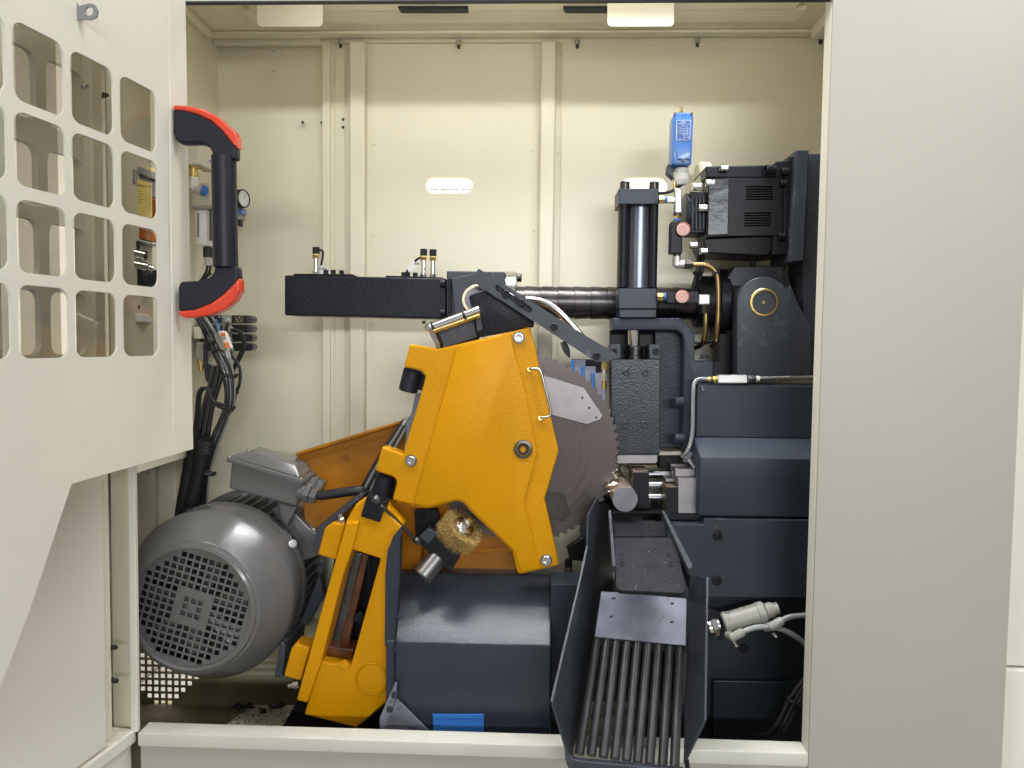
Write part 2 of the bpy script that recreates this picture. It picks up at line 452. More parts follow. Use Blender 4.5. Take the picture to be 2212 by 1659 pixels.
for u0, u1 in ((753, 787), (1165, 1198)):
    a = X(u0, 400, YB-.03); b = X(u1, 400, YB-.03)
    wall_sheet('post', a, b, zf, Z(u0, 86, YB-.03), YB-.028, .04, M_cream, BWp, bevel=.006, seg=3)
wall_sheet('edge_trim', X(697, 400, YB), X(716, 400, YB)-.003, zf, zc-.012, YB-.006, .02, M_cream, BWp, bevel=.002)
wall_sheet('edge_trim', xl, X(694, 400, YB), Z(590, 96, YB), Z(590, 84, YB), YB-.005, .02, M_cream, BWp, bevel=.002)
wall_sheet('edge_trim', xb+.004, xr, Z(1200, 95, YB)+.004, zc, YB-.002, .012, M_cream, BWp, bevel=.001)
for u, v in ((736, 86), (991, 88), (1247, 87), (1507, 84), (1773, 78)):
    p = W(u, v, YB-.012)
    o = lathe('spray_nozzle', p, (0, 0, -1), [(px(6, YB), 0), (px(4.4, YB), px(9, YB)), (px(3.2, YB), px(9.5, YB)), (px(3.0, YB), px(15, YB)), (0, px(15.5, YB))], M_nozz, BWp, n=14)
    lathe('nozzle_tip', p-Vector((0, 0, px(9.4, YB))), (0, 0, -1), [(px(3.4, YB), 0), (px(3.2, YB), px(6.6, YB)), (0, px(7, YB))], M_rubber, o, n=12)
for u, v in ((654, 264), (695, 265), (741, 258), (741, 275)):
    cyl('hole_plug', W(u, v, YB+.02 if u < 700 else YB-.001), W(u, v, YB-.002 if u < 700 else YB-.004), px(3.0, YB), M_rubber, BWp, n=12)
for u, v in ((591, 112), (592, 154)):
    lathe('rivet', W(u, v, ymet+.001), (0, -1, 0), [(px(2.6, YB), 0), (px(2, YB), .002), (0, .003)], M_chrome, BWp, n=12)
for u, v in ((1150, 325), (1207, 330), (1152, 498), (807, 312), (1156, 110), (1212, 118), (749, 508), (808, 507), (750, 703), (810, 698), (751, 924), (810, 921)):
    lathe('rivet', W(u, v, YB-.0005), (0, -1, 0), [(px(2.6, YB), 0), (px(2.2, YB), .0022), (0, .0035)], M_cream, BWp, n=10)

# roof
RF = thing('roof', (0, YF, zc), None, None, kind='structure')
box('roof_sheet', (xl-.02, YF+.0135, zc), (xr, YB+.04, zc+.02), M_cream, RF, bevel=0)
xt0, xt1 = X(545, 60, 2.0), X(1722, 40, 2.0)
box('lamp_tray', (xt0, 1.925, zc-.013), (xt1, 2.0, zc-.0005), M_cream, RF, bevel=.004)
box('lamp_tray', (xt0+.03, 1.85, zc-.016), (xt1-.03, 1.92, zc-.0005), M_cream, RF, bevel=.004)
box('hidden_cutoff_lip', (xl+.03, 1.745, 2.346), (xr-.01, 1.752, zc-.0005), M_cream, RF, bevel=.001)  # unseen lip, added to cut off the front strip's light on the back wall
box('edge_rail', (xl, YB-.05, zc-.008), (xr, YB-.012, zc-.0005), M_cream, RF, bevel=.003)
box('edge_rail', (xl, 1.66, zc-.02), (xl+.022, YB-.055, zc-.0006), M_cream, RF, bevel=.004)
box('edge_rail', (X(1770, 50, 2.0), 1.66, zc-.03), (xr, YB-.055, zc-.0006), M_cream, RF, bevel=.004)

# left inner wall: the upper sheet stands on two posts, the chamber runs on behind the wing below it
LW = thing('left_wall', (xl, YB, zf), None, None, kind='structure')
zlo = Z(380, 975, 2.03)
xfar = -1.16
box('upper_sheet', (xl-.03, 1.64, zlo), (xl, YB+.03, zc), M_cream, LW, bevel=0)
box('lower_sheet', (xfar-.03, 1.64, zf), (xfar, YB+.03, zlo+.1), M_cream, LW, bevel=0)
box('shelf', (xfar, 1.70, zlo+.001), (xl-.031, YB+.03, zlo+.02), M_cream, LW, bevel=0)
for us, y in ((((262, 334), (266, 336))), 2.03), ((((338, 379), (340, 381))), 2.05):
    plate('post', [(us[0][0], 940), (us[0][1], 940), (us[1][1], 1240), (us[1][0], 1240)], y, .05, M_creamdirt, LW, bevel=.003)
box('right_wall', (xr, 1.64, zf), (xr+.03, YB+.03, zc), M_cream, kind='structure', bevel=0)
box('chamber_floor', (-1.19, 1.62, zf-.03), (xr, YB+.03, zf), M_shaded, kind='structure', bevel=0)

# front: right panel, lintel, sill
xj = X(1777, 700, YF)
FP = thing('front_panel', (xj, YF, 0.02), None, None, kind='structure')
u_r = X(2203, 830, YF)
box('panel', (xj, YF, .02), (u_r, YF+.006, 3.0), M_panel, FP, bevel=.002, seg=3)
box('return_flange', (xj-.0006, YF+.0065, .02), (xj+.03, YF+.045, 2.9), M_creamout, FP, bevel=.003)
box('neighbour_panel', (u_r+.004, YF+.02, .02), (u_r+.7, YF+.07, Z(2190, 1455, YF)), M_creamout, kind='structure', bevel=.004)
box('neighbour_panel', (u_r+.004, YF+.03, Z(2190, 1455, YF)+.003), (u_r+.7, YF+.07, 3.0), M_creamout, kind='structure', bevel=.004)
zl = Z(1106, 3, YF)
LT = thing('lintel', (0, YF, zl), None, None, kind='structure')
xc0 = X(297, 1590, YF)
box('lintel_panel', (-.78, YF, zl+.004), (xj-.002, YF+.013, 3.0), M_creamout, LT, bevel=.001)
box('seal_strip', (-.775, YF+.001, zl), (xj-.003, YF+.012, zl+.0035), M_rubber, LT, bevel=.001)
zs = Z(1106, 1608, YF)
SL = thing('sill', (0, YF, .02), None, None, kind='structure')
box('sill_top', (xc0, YF, zs-.03), (xj, 1.650, zs), M_sill, SL, bevel=.003, seg=3)
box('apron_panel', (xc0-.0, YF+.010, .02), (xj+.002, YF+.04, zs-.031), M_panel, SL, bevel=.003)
# shields and dark strips under the lintel
for (u0, u1, lab) in ((555, 697, 'left white lamp shield plate hanging under the roof'), (1312, 1456, 'right white lamp shield plate hanging under the roof, beside a black strip')):
    prism('shield_plate', [W(u, v, 1.86) for u, v in [(u0, -20), (u1, -20)]+[p for p in rrect(u0, 9, u1, 57, 10) if p[1] > 30]], (0, .003, 0), M_creamout, label=lab, cat='plate', bevel=.0008)
for (u0, u1, lab) in ((858, 1011, 'long black strip with two screws under the roof, left one'), (1216, 1330, 'black strip half hidden behind the right shield plate')):
    t = thing('black_strip', W(u0, 22, 1.87), lab, 'strip', 'black strips under the roof')
    plate('bar', [(u0, 12), (u1, 12), (u1, 21), (u1-2, 22), (u0+8, 22), (u0+4, 20)], 1.87, .02, M_plastic, t, bevel=.002)
    for u in (u0+16, u1-12): bolt(u, 17, 1.87, 3, t, M_rubber, .5, name='screw')

# ---------------------------------------------------------------- left wing: wall that runs from the corner towards the viewer
TH = R(7.6)
wd_ = Vector((-math.sin(TH), -math.cos(TH), 0)); wn = Vector((math.cos(TH), -math.sin(TH), 0))
O0 = W(284, 1579, 1.62)
WG = thing('wing_wall', O0, None, None, kind='structure')
def wing(s, z, off=0): return Vector((O0.x, O0.y, 0))+wd_*s+wn*off+Vector((0, 0, z))
def wing_box(name, s0, s1, z0, z1, o0, o1, m, parent, bevel=.003, **k):
    return prism(name, [wing(s0, z0, o0), wing(s1, z0, o0), wing(s1, z1, o0), wing(s0, z1, o0)], wn*(o1-o0), m, parent, bevel=bevel, **k)
plate('jamb_strip', [(275, 980), (290, 980), (297.5, 1582), (282, 1582)], 1.612, .012, M_creamout, WG, bevel=.002)
def s_at(u, v, off=0):
    p0 = wing(0, 0, off); p = WP(u, v, p0, wn)
    return (p-p0).dot(wd_), p.z
sA, _ = s_at(222, 1400, 0.0); sB, _ = s_at(245, 1400, 0.0)
plate('channel', [(238, 960), (281, 960), (290, 1590), (246, 1590)], 1.632, .004, M_cream, WG, bevel=0)
wing_box('frame_strip', sB, sA, zs+.01, 2.6, -.05, -.004, M_cream, WG, bevel=.004)
wing_box('lower_panel', sA-.002, 1.3, zs+.004, Z(240, 1000, 1.4), -.05, .006, M_creamout, WG, bevel=.004)
wing_box('sill_top', .0, 1.4, zs-.03, zs, -.07, .012, M_creamout, WG, bevel=.004)
wing_box('apron_panel', .0, 1.4, .02, zs-.031, -.05, .0, M_creamout, WG, bevel=.003)
for u, v in ((242, 1398), (244, 1470)):
    p = WP(u, v, wing(0, 0, -.004), wn)
    lathe('rubber_bumper', p, wn, [(px(6, 1.5), -.004), (px(6, 1.5), .008), (px(4.5, 1.5), .011), (0, .012)], M_rubber, WG, n=16)
# window frame of the wing, seen through the glass of the door
sc = [s_at(u, 500, -.03)[0] for u in (246, 200, 100, 55, -60)]
zt, zb = Z(130, 60, 1.4), Z(240, 1000, 1.4)
holes = []
box('wing_inner_wall', (-1.80, -.3, .02), (-1.77, 3.59, 3.0), mat('wing_paint', (.37, .352, .30), .5, var=.03), kind='structure', bevel=0)
o_ = -.035
lo = [wing(sB+.02, zb, o_), wing(1.3, zb, o_), wing(1.3, 2.6, o_), wing(sB+.02, 2.6, o_)]
def wrr(s0, s1, z0, z1, r=.03):
    return [wing(a, b, o_) for a, b in rrect(s0, z0, s1, z1, r, 4)]
fo = wing(0, 0, o_)
zrow = [(WP(98, a, fo, wn).z, WP(98, b, fo, wn).z) for a, b in ((130, 275), (325, 450), (482, 605), (630, 766))]
scol = [tuple((WP(u, 700, fo, wn)-fo).dot(wd_) for u in c) for c in ((10, 76), (98, 178), (-88, -10), (-200, -110))]
for c in scol:
    for r in zrow: holes.append(wrr(c[1], c[0], r[1], r[0], .02))
box('wing_light_block', (-1.80, -.3, 2.72), (-.97, 3.59, 2.75), M_creamout, kind='structure', bevel=0)  # added cover, keeps lamp light off the wing's inner wall
prism('window_frame', lo, wn*.012, M_creamout, WG, holes=holes)
box('workshop_side_wall', (-3.4, -6, 0), (-3.3, 3.6, 4.6), mat('workshop_side_paint', (.42, .40, .34), .7, var=.05), kind='structure', bevel=0)

# ================================================================ door
D0 = W(405, 700, 1.56)
dn = Vector((math.cos(TH), -math.sin(TH), 0)); dd = Vector((-math.sin(TH), -math.cos(TH), 0))
def PD(u, v, off=0): return WP(u, v, D0+dn*off, dn)
DR = thing('sliding_door', PD(160, 1045), 'open cream sheet metal door with a grid of rounded windows and a black and red handle', 'door')
def s_of(u, v): return (PD(u, v)-D0).dot(dd)
cols = [(s_of(266, 700), s_of(344, 700)), (s_of(162, 700), s_of(253, 700)), (s_of(40, 700), s_of(149, 700)), (s_of(-106, 700), s_of(24, 700)), (s_of(-290, 700), s_of(-125, 700))]
rows = [(PD(262, a).z, PD(262, b).z) for a, b in ((161, 303), (322, 456), (480, 613), (635, 770))]
def dpt(s, z, off=0): return Vector((D0.x, D0.y, 0))+dd*s+dn*off+Vector((0, 0, z))
dh = [[dpt(a, b) for a, b in rrect(c[1], r[1], c[0], r[0], .020, 5)] for c in cols for r in rows]
bend0, bend1 = (196, 782), (0, 1500)
outer = [PD(362, -60), PD(362, 700), PD(371, 984), PD(157, 1047), PD(157, 1047)+(PD(*bend0)-PD(157, 1047))*.0]
# main sheet: up to the slanted bend below the windows
b0 = PD(186, 806); b1 = PD(88, 1160)
main = [PD(364, -60), PD(364, 500), PD(376, 982), PD(155, 1045), PD(62, 1325), PD(-120, 1800), PD(-360, 1800), PD(-360, -400), PD(364, -400)]
DPm = prism('door_panel', main, -dn*.004, M_creamout, DR, holes=dh)
# turned edge towards the chamber
e = [PD(362, 20), PD(362, 984)]
prism('edge_return', [PD(364, -60, .0005), PD(376, 983, .0005), WP(418, 970, D0+dd*(-.012)-dn*.02, Vector((0, 1, 0))), WP(400, -60, D0+dd*(-.012)-dn*.02, Vector((0, 1, 0)))], (-.004, -.001, 0), M_creamout, DR, bevel=.001)
cs = [min(c[0] for c in cols)-.02, max(c[1] for c in cols)+.02]
for c in cols[:4]:
    for r in rows:
        prism('window_pane', [dpt(a, b, -.0045) for a, b in ((c[0]-.012, r[1]-.012), (c[1]+.012, r[1]-.012), (c[1]+.012, r[0]+.012), (c[0]-.012, r[0]+.012))], -dn*.003, M_glass, DR, bevel=0)
# chromed padlock eye
PE = thing('lock_eye', PD(175, 36), 'chromed steel padlock eye on the upper part of the open door', 'bracket')
prism('eye_plate', [W(u, v, 1.262) for u, v in [(164, 14), (193, 7), (205, 10), (211, 22), (208, 36), (196, 42), (164, 42)]], (0, .004, 0), M_eye, PE, holes=[[W(u, v, 1.262) for u, v in circ(192, 24, 9, 20, 10)]])
prism('mounting_leg', [W(150, -14, 1.258), W(164, 8, 1.262), W(164, 42, 1.262), W(155, 30, 1.258)], (.004, .002, 0), M_eye, PE, bevel=.001)

# door handle: silhouette with rounded edges, round grip, red end pads
YH = 1.505
HD = thing('door_handle', W(384, 680, YH), 'large black door handle with red end pads on the open door', 'handle')
plate('upper_arm', [(373, 234), (400, 236), (440, 250), (470, 270), (497, 300), (510, 318), (510, 345), (458, 338), (456, 324), (446, 313), (430, 309), (388, 310), (377, 300), (373, 285)], YH+.008, .026, M_plastic, HD, bevel=.009, seg=4)
plate('lower_arm', [(462, 574), (513, 574), (516, 602), (505, 622), (480, 642), (455, 660), (420, 672), (384, 674), (384, 620), (388, 608), (430, 606), (450, 600), (461, 588)], YH+.008, .026, M_plastic, HD, bevel=.009, seg=4)
cyl('grip', W(483.5, 338, YH+.022), W(487.5, 577, YH+.022), px(26.5, YH), M_plastic, HD, n=36)
plate('end_pad', [(373, 226), (402, 227), (440, 235), (475, 255), (505, 283), (511, 295), (511, 320), (500, 309), (480, 283), (455, 260), (425, 246), (400, 239), (373, 236)], YH+.006, .030, M_red, HD, bevel=.005, seg=3)
plate('end_pad', [(384, 672), (420, 669), (455, 655), (482, 636), (503, 615), (516, 599), (517, 628), (505, 650), (485, 668), (455, 680), (425, 685), (398, 687), (385, 680)], YH+.006, .030, M_red, HD, bevel=.005, seg=3)

# ================================================================ motor
MY = 1.70
mc = W(413, 1315, MY)
def maxis(y): return Vector((mc.x, y, mc.z))
MT = thing('electric_motor', maxis(1.85)-Vector((0, 0, .2)), 'big grey electric motor with a square-holed fan grille facing the viewer', 'motor')
r0 = px(137, MY); r1 = .2065
lathe('fan_cover', maxis(MY), (0, 1, 0), [(r0-.006, .004), (r0-.004, -.004), (r0+.002, -.006), (r0+.008, -.003), (r0+.011, .004), (r0+.015, .006), (r0+.018, .009), (r1-.007, .086), (r1-.002, .093), (r1, .10), (r1, .135), (r1, .165), (r1-.004, .168), (r1-.004, .175), (r1, .178), (r1, .196), (r1-.006, .200), (r1-.012, .2)], M_motor, MT, n=72, cap=False, ang=22)
gh = []
ga = R(16)
pit = px(16.2, MY); hs = px(5.9, MY)
for i in range(-9, 10):
    for j in range(-9, 10):
        x, z = i*pit, j*pit
        if math.hypot(x, z) > r0*.92: continue
        if max(abs(i), abs(j)) <= 2 and not (max(abs(i), abs(j)) == 1): continue
        gh.append([maxis(MY)+Vector(((x+a)*math.cos(ga)+(z+b)*math.sin(ga), .003, -(x+a)*math.sin(ga)+(z+b)*math.cos(ga))) for a, b in ((-hs, -hs), (hs, -hs), (hs, hs), (-hs, hs))])
go = [maxis(MY)+Vector((r0*math.cos(2*math.pi*k/64)*.985, .003, r0*math.sin(2*math.pi*k/64)*.985)) for k in range(64)]
prism('fan_grille', go, (0, .003, 0), M_motor, MT, holes=gh)
bm = bmesh.new()
for k in range(7):
    a = 2*math.pi*k/7+.2
    c = maxis(MY+.03); d = Vector((math.cos(a), 0, math.sin(a))); e = Vector((-math.sin(a), .5, math.cos(a))).normalized()
    poly_prism(bm, [[c+d*.03-e*.012, c+d*.12-e*.02, c+d*.12+e*.02, c+d*.03+e*.012]], e.cross(d)*.004)
add_lathe(bm, maxis(MY+.015), Vector((0, 1, 0)), [(.034, 0), (.036, .05), (.03, .055)], 24)
finish('fan', bm, M_motor, MT)
cyl('shell_back', maxis(MY+.12), maxis(MY+.13), r1-.008, M_motordark, MT, n=48)
bm = bmesh.new()
add_lathe(bm, maxis(MY+.2), Vector((0, 1, 0)), [(.172, 0), (.172, .19)], 48)
for k in range(48):
    a = 2*math.pi*k/48
    d = Vector((math.cos(a), 0, math.sin(a))); e = Vector((-math.sin(a), 0, math.cos(a)))
    c = maxis(MY+.2)
    poly_prism(bm, [[c+d*.168-e*.0022, c+d*.196-e*.0015, c+d*.196+e*.0015, c+d*.168+e*.0022]], Vector((0, .175, 0)))
finish('cooling_fins', bm, M_motor, MT)
lathe('end_shield', maxis(MY+.375), (0, 1, 0), [(.19, 0), (.205, .004), (.205, .026), (.17, .034)], M_motor, MT, n=48)
prism('terminal_base', [W(u, v, 1.85) for u, v in ((500, 998), (652, 1043), (640, 1094), (494, 1056))], (0, .11, 0), M_motor, MT, bevel=.006, seg=3)
lid = prism('terminal_lid', [W(u, v, 1.835) for u, v in ((489, 987), (655, 1037), (652, 1048), (487, 997))], (0, .145, 0), M_motor, MT, bevel=.003)
bm = bmesh.new()
tf = [W(u, v, 1.838) for u, v in ((489, 986), (655, 1036))]; up = (W(489, 900, 1.838)-W(489, 986, 1.838)).normalized()*.022
rl = (tf[1]-tf[0]).normalized(); nup = Vector((-rl.z, 0, rl.x)); nup = nup if nup.z > 0 else -nup
a0, a1 = tf; dy = Vector((0, .138, 0))
bot = [a0+rl*.012+Vector((0, .008, 0)), a1-rl*.012+Vector((0, .008, 0)), a1-rl*.012+dy*.95, a0+rl*.012+dy*.95]
top = [a0+rl*.040+nup*.022+Vector((0, .03, 0)), a1-rl*.036+nup*.022+Vector((0, .03, 0)), a1-rl*.036+nup*.022+dy*.78, a0+rl*.040+nup*.022+dy*.78]
vb = [bm.verts.new(p) for p in bot]; vt = [bm.verts.new(p) for p in top]
bm.faces.new(vt); bm.faces.new(vb[::-1])
for i in range(4): bm.faces.new((vb[i], vb[(i+1) % 4], vt[(i+1) % 4], vt[i]))
finish('lid_dome', bm, M_motor, lid, bevel=.003)
for q in (a0+rl*.006+Vector((0, .008, 0)), a1-rl*.007+Vector((0, .008, 0)), a1-rl*.007+dy*.93, a0+rl*.006+dy*.93):
    bolt(0, 0, 0, 4.2, lid, M_steel, .6, ax=nup, name='screw', pos=q-nup*.001)
# foot / flange on the right of the motor and its bolts
plate('side_lug', [(585, 1100), (618, 1088), (668, 1140), (704, 1165), (690, 1200), (650, 1215), (640, 1180)], 1.93, .05, M_motor, MT, bevel=.006)
plate('side_lug', [(600, 1085), (640, 1095), (634, 1112), (618, 1140), (605, 1120)], 1.90, .02, M_motor, MT, bevel=.004)
bolt(632, 1174, 1.845, 7, MT, M_steel, 1.0, ax=(.5, -1, .2), hexhead=True)
bolt(676, 1146, 1.92, 5, MT, M_steel, .9, hexhead=True)
# mounting foot plates bolted to the swing bracket
plate('mounting_plate', [(768, 1073), (776, 1080), (704, 1143), (693, 1198), (672, 1193), (686, 1138)], 1.78, .16, M_greyflat, MT, bevel=.003)
plate('mounting_plate', [(606, 1385), (616, 1392), (610, 1466), (592, 1464)], 1.78, .16, M_greyflat, MT, bevel=.003)
plate('strut', [(690, 1240), (700, 1285), (665, 1350), (647, 1352), (650, 1340)], 1.92, .03, M_greyflat, MT, bevel=.002)

# cable gland and thick cable of the motor
CG = thing('motor_cable', W(700, 1090, 1.88), 'thick dark cable with a grey hexagonal gland entering the motor terminal box', 'cable')
gx = rl
def hexnut(name, c, ax, r, h, m, parent, n=6): return lathe(name, c, ax, [(r*.92, 0), (r, h*.12), (r, h*.88), (r*.92, h)], m, parent, n=n, ang=25)
for (u, v, y) in ((658, 1064, 1.86), (672, 1046, 1.92)):
    c = W(u, v, y)
    cyl('gland_thread', c-gx*.015, c, px(17, y), M_motor, CG, n=24)
    hexnut('gland_nut', c, gx, px(22, y), px(13, y), M_motor, CG)
    hexnut('gland_nut', c+gx*px(14, y), gx, px(19, y), px(14, y), M_motor, CG)
tube('cable', [(685, 1070, 1.862), (705, 1069, 1.862), (745, 1063, 1.862), (775, 1060, 1.865), (790, 1068, 1.88), (795, 1090, 1.92)], px(10.5, 1.87), M_rubber, CG, n=16)

# ================================================================ swing bracket (yellow frame in front of the motor)
SB = thing('swing_bracket', W(730, 1570, 1.75), 'yellow cast swing bracket with a long window and a round boss, beside the motor', 'bracket')
BY = 1.752
plate('frame_casting', [(746, 1128), (768, 1090), (790, 1076), (832, 1098), (868, 1140), (850, 1165), (840, 1260), (840, 1512), (770, 1573), (657, 1544), (664, 1519), (693, 1428), (757, 1441), (822, 1207), (762, 1188)], BY, .07, M_yellow, SB, bevel=.004)
plate('side_bar', [(748, 1128), (776, 1127), (761, 1187), (740, 1246), (694, 1429), (663, 1519), (640, 1513), (715, 1244)], BY-.012, .075, M_yellow, SB, bevel=.004)
lathe('pivot_boss', W(804, 1466, BY-.001), (0, -1, 0), [(px(37, BY), 0), (px(37, BY), .0015), (px(35, BY), .004), (px(33, BY), .0012), (px(31, BY), .003), (0, .003)], M_yellow, SB, n=40)
plate('clamp_block', [(700, 1142), (717, 1129), (746, 1129), (726, 1211), (685, 1199)], BY+.01, .06, M_yellow, SB, bevel=.006, seg=3)
plate('clamp_block', [(628, 1402), (637, 1391), (670, 1399), (649, 1472), (612, 1461)], BY+.01, .06, M_yellow, SB, bevel=.006, seg=3)
for u, v, ax in ((739, 1128, (-.25, 0, 1)), (641, 1478, (-1, 0, -.25))):
    lathe('hex_nut', W(u, v, BY+.02), ax, [(.0095, -.006), (.0095, .008), (.007, .010), (.006, .010), (.006, .020), (0, .021)], M_steel, SB, n=6, ang=25)
plate('inner_web', [(766, 1192), (783, 1196), (728, 1432), (700, 1426)], BY+.075, .03, M_dsteel, SB, bevel=.002)
plate('inner_web', [(783, 1196), (796, 1199), (742, 1440), (722, 1436)], BY+.06, .03, M_brown, SB, bevel=.002)
plate('inner_web', [(706, 1395), (764, 1403), (757, 1424), (705, 1414)], BY+.03, .06, M_brown, SB, bevel=.003)
plate('back_plate', [(725, 1180), (835, 1200), (815, 1450), (690, 1440)], BY+.125, .01, M_black, SB, bevel=.001)
tube('wire', [(795, 1200, BY+.06), (797, 1260, BY+.06), (800, 1330, BY+.07)], .0015, M_rubber, SB, n=6)
plate('small_block', [(764, 1328), (778, 1320), (786, 1330), (780, 1344), (762, 1344)], BY+.05, .03, M_blacktex, SB, bevel=.002)
plate('base_foot', [(596, 1600), (632, 1530), (660, 1546), (770, 1575), (836, 1522), (836, 1600)], 1.80, .08, M_black, SB, bevel=.002)
# yellow paint flake
plate('paint_flake', [(726, 1434), (745, 1425), (748, 1428), (755, 1436), (748, 1446), (738, 1445)], BY-.004, .004, M_yellow, SB, bevel=.001)

# ================================================================ saw head
SH = thing('saw_unit', W(1000, 1240, 1.85), 'yellow cast saw head cover tilted to the left, with big socket screws', 'saw head')
HY = 1.80
cover = [(1145, 706), (1158, 760), (1172, 830), (1188, 895), (1193, 917), (1207, 975), (1176, 1080), (1201, 1190), (1207, 1222), (1126, 1241), (1118, 1239), (1106, 1191), (1016, 1105), (1001, 1087), (988, 1082), (923, 1099), (888, 1090), (847, 1080), (857, 1040), (850, 1031), (810, 1017), (825, 965), (870, 981), (915, 830), (919, 813), (908, 800), (872, 793), (885, 743), (945, 754), (1106, 716)]
plate('cover_casting', cover, HY, .05, M_yellow, SH, bevel=.005, seg=3)
face = [(986, 748), (1103, 720), (1111, 760), (1131, 830), (1161, 977), (1132, 1084), (1168, 1229), (1125, 1237), (1109, 1189), (1018, 1101), (1001, 1083), (988, 1079), (923, 1095), (893, 1088)]
plate('raised_face', face, HY-.007, .010, M_yellow, SH, bevel=.004, seg=3)
for u, v, r in ((1121, 729, 11), (888, 995, 11), (1180, 1210, 11)):
    lathe('washer', W(u, v, HY-.0005), (0, -1, 0), [(px(r+2, HY), 0), (px(r+2, HY), .0012), (0, .0012)], M_dsteel, SH, n=28)
    bolt(u, v, HY-.001, r, SH, M_steel, .75)
lathe('spindle_ring', W(1130, 970, HY-.007), (0, -1, 0), [(px(20, HY), 0), (px(20, HY), .004), (px(18.5, HY), .005), (px(14, HY), .005), (px(13.4, HY), -.004), (0, -.004)], M_dsteel, SH, n=40)
bolt(1130, 970, HY-.004, 12.5, SH, M_rubber, .35)
tube('spray_rod', [(1144, 797, HY-.003), (1147, 797, HY-.012), (1158, 796, HY-.014), (1168, 803, HY-.014), (1178, 840, HY-.014), (1189, 880, HY-.014), (1189, 894, HY-.014), (1184, 900, HY-.014), (1170, 902, HY-.012), (1167, 902, HY-.003)], px(3, HY), M_steel, SH, n=10, sub=4)
for u, v in ((1143, 798), (1167, 903)): cyl('rod_clip', W(u, v, HY-.001), W(u, v, HY-.010), px(4.6, HY), M_brass, SH, n=12)
# housing behind the blade
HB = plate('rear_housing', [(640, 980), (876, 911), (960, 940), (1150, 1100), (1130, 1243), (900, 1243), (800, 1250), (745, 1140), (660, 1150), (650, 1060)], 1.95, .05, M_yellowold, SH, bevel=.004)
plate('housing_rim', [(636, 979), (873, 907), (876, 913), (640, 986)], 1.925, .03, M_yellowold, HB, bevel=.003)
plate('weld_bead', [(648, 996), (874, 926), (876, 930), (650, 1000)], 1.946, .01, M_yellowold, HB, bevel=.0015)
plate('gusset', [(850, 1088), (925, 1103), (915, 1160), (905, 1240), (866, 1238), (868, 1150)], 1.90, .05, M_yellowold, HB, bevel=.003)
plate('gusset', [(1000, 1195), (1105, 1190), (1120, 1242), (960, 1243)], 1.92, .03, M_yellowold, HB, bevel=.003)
# head carrier above the cover
plate('clevis_block', [(965, 585), (1091, 587), (1091, 625), (1084, 640), (1020, 690), (965, 690)], 1.885, .09, M_greyflat, SH, bevel=.003)
plate('pivot_cheek', [(975, 601), (1048, 586), (1060, 600), (1070, 660), (1030, 740), (952, 752), (945, 716), (985, 702)], 1.862, .02, M_greyflat, SH, bevel=.002)
lathe('bronze_bush', W(1029, 647, 1.861), (0, -1, 0), [(px(31, 1.86), 0), (px(31, 1.86), .003), (px(30, 1.86), .004), (px(26, 1.86), .004), (px(25.5, 1.86), .001), (0, .001)], M_bronze, SH, n=48)
lathe('pivot_pin', W(1029, 647, 1.8595), (0, -1, 0), [(px(25, 1.86), 0), (px(25, 1.86), .0015), (0, .0015)], M_dsteel, SH, n=40)
plate('head_block', [(1012, 640), (1022, 634), (1060, 622), (1154, 690), (1153, 706), (1106, 715), (1032, 729), (1025, 700), (1020, 668)], 1.815, .05, M_blacktex, SH, bevel=.004, seg=3)
plate('head_plate', [(948, 711), (1022, 686), (1032, 729), (953, 753)], 1.835, .04, M_greyflat, SH, bevel=.002)
plate('slotted_plate', [p for p in [(1026, 668), (1036, 664), (1042, 712), (1030, 716)]], 1.812, .004, M_greyflat, SH, bevel=.001)
plate('dust_lip', [(968, 601), (975, 600), (975, 692), (968, 692)], 1.875, .1, M_black, SH, bevel=.002)
# guide pins held by the two left ears
for nm, (a, b), r in (('guide_pin', ((893, 798), (881, 846)), 21), ('guide_pin', ((834, 1026), (822, 1074)), 21)):
    cyl(nm, W(*a, 1.835), W(*b, 1.835), px(r, 1.835), M_plastic, SH, n=32, bevel=.003)
plate('ear_back', [(905, 802), (919, 812), (913, 846), (900, 840)], 1.845, .02, M_black, SH, bevel=.001)
plate('ear_back', [(845, 1033), (857, 1040), (848, 1080), (836, 1076)], 1.845, .02, M_black, SH, bevel=.001)
plate('slide_strip', [(905, 848), (913, 850), (886, 935), (876, 975), (872, 974), (878, 930)], 1.855, .03, M_barrel, SH, bevel=.002)
plate('lever_eye', [(897, 850), (905, 850), (890, 915), (884, 930), (875, 930), (878, 905), (888, 895)], 1.87, .015, M_barrel, SH, bevel=.003)
plate('pin_carrier', [(793, 1068), (834, 1086), (820, 1129), (779, 1116)], 1.742, .05, M_black, SH, bevel=.002)
for u, v in ((790, 1108), (807, 1114)): bolt(u, v, 1.743, 5.2, SH, M_black, .4)

# ---------------------------------------------------------------- saw blade
bc = W(1130, 970, 1.862); br = px(208, 1.862)
NT = 70
bm = bmesh.new(); pts = []
for k in range(NT):
    for f, rr in ((0, 1.0), (.10, .997), (.35, .990), (.50, .978), (.60, .966), (.74, .962), (.86, .967), (.95, .984)):
        a = -2*math.pi*(k+f)/NT
        pts.append(bc+Vector((math.cos(a), 0, math.sin(a)))*br*rr)
poly_prism(bm, [pts], Vector((0, .0035, 0)))
finish('saw_blade', bm, M_blade, SH, ang=30, origin=bc, label='large toothed circular saw blade of brushed steel')
gp = plate('guide_plate', [(1150, 790), (1174, 810), (1261, 838), (1302, 897), (1297, 906), (1268, 917), (1190, 896)], 1.852, .006, M_steelmat, SH, bevel=.001)
for u, v in ((1258, 859), (1273, 881), (1288, 902)): cyl('screw_hole', W(u, v, 1.8525), W(u, v, 1.8515), px(2.6, 1.85), M_ink, gp, n=12)
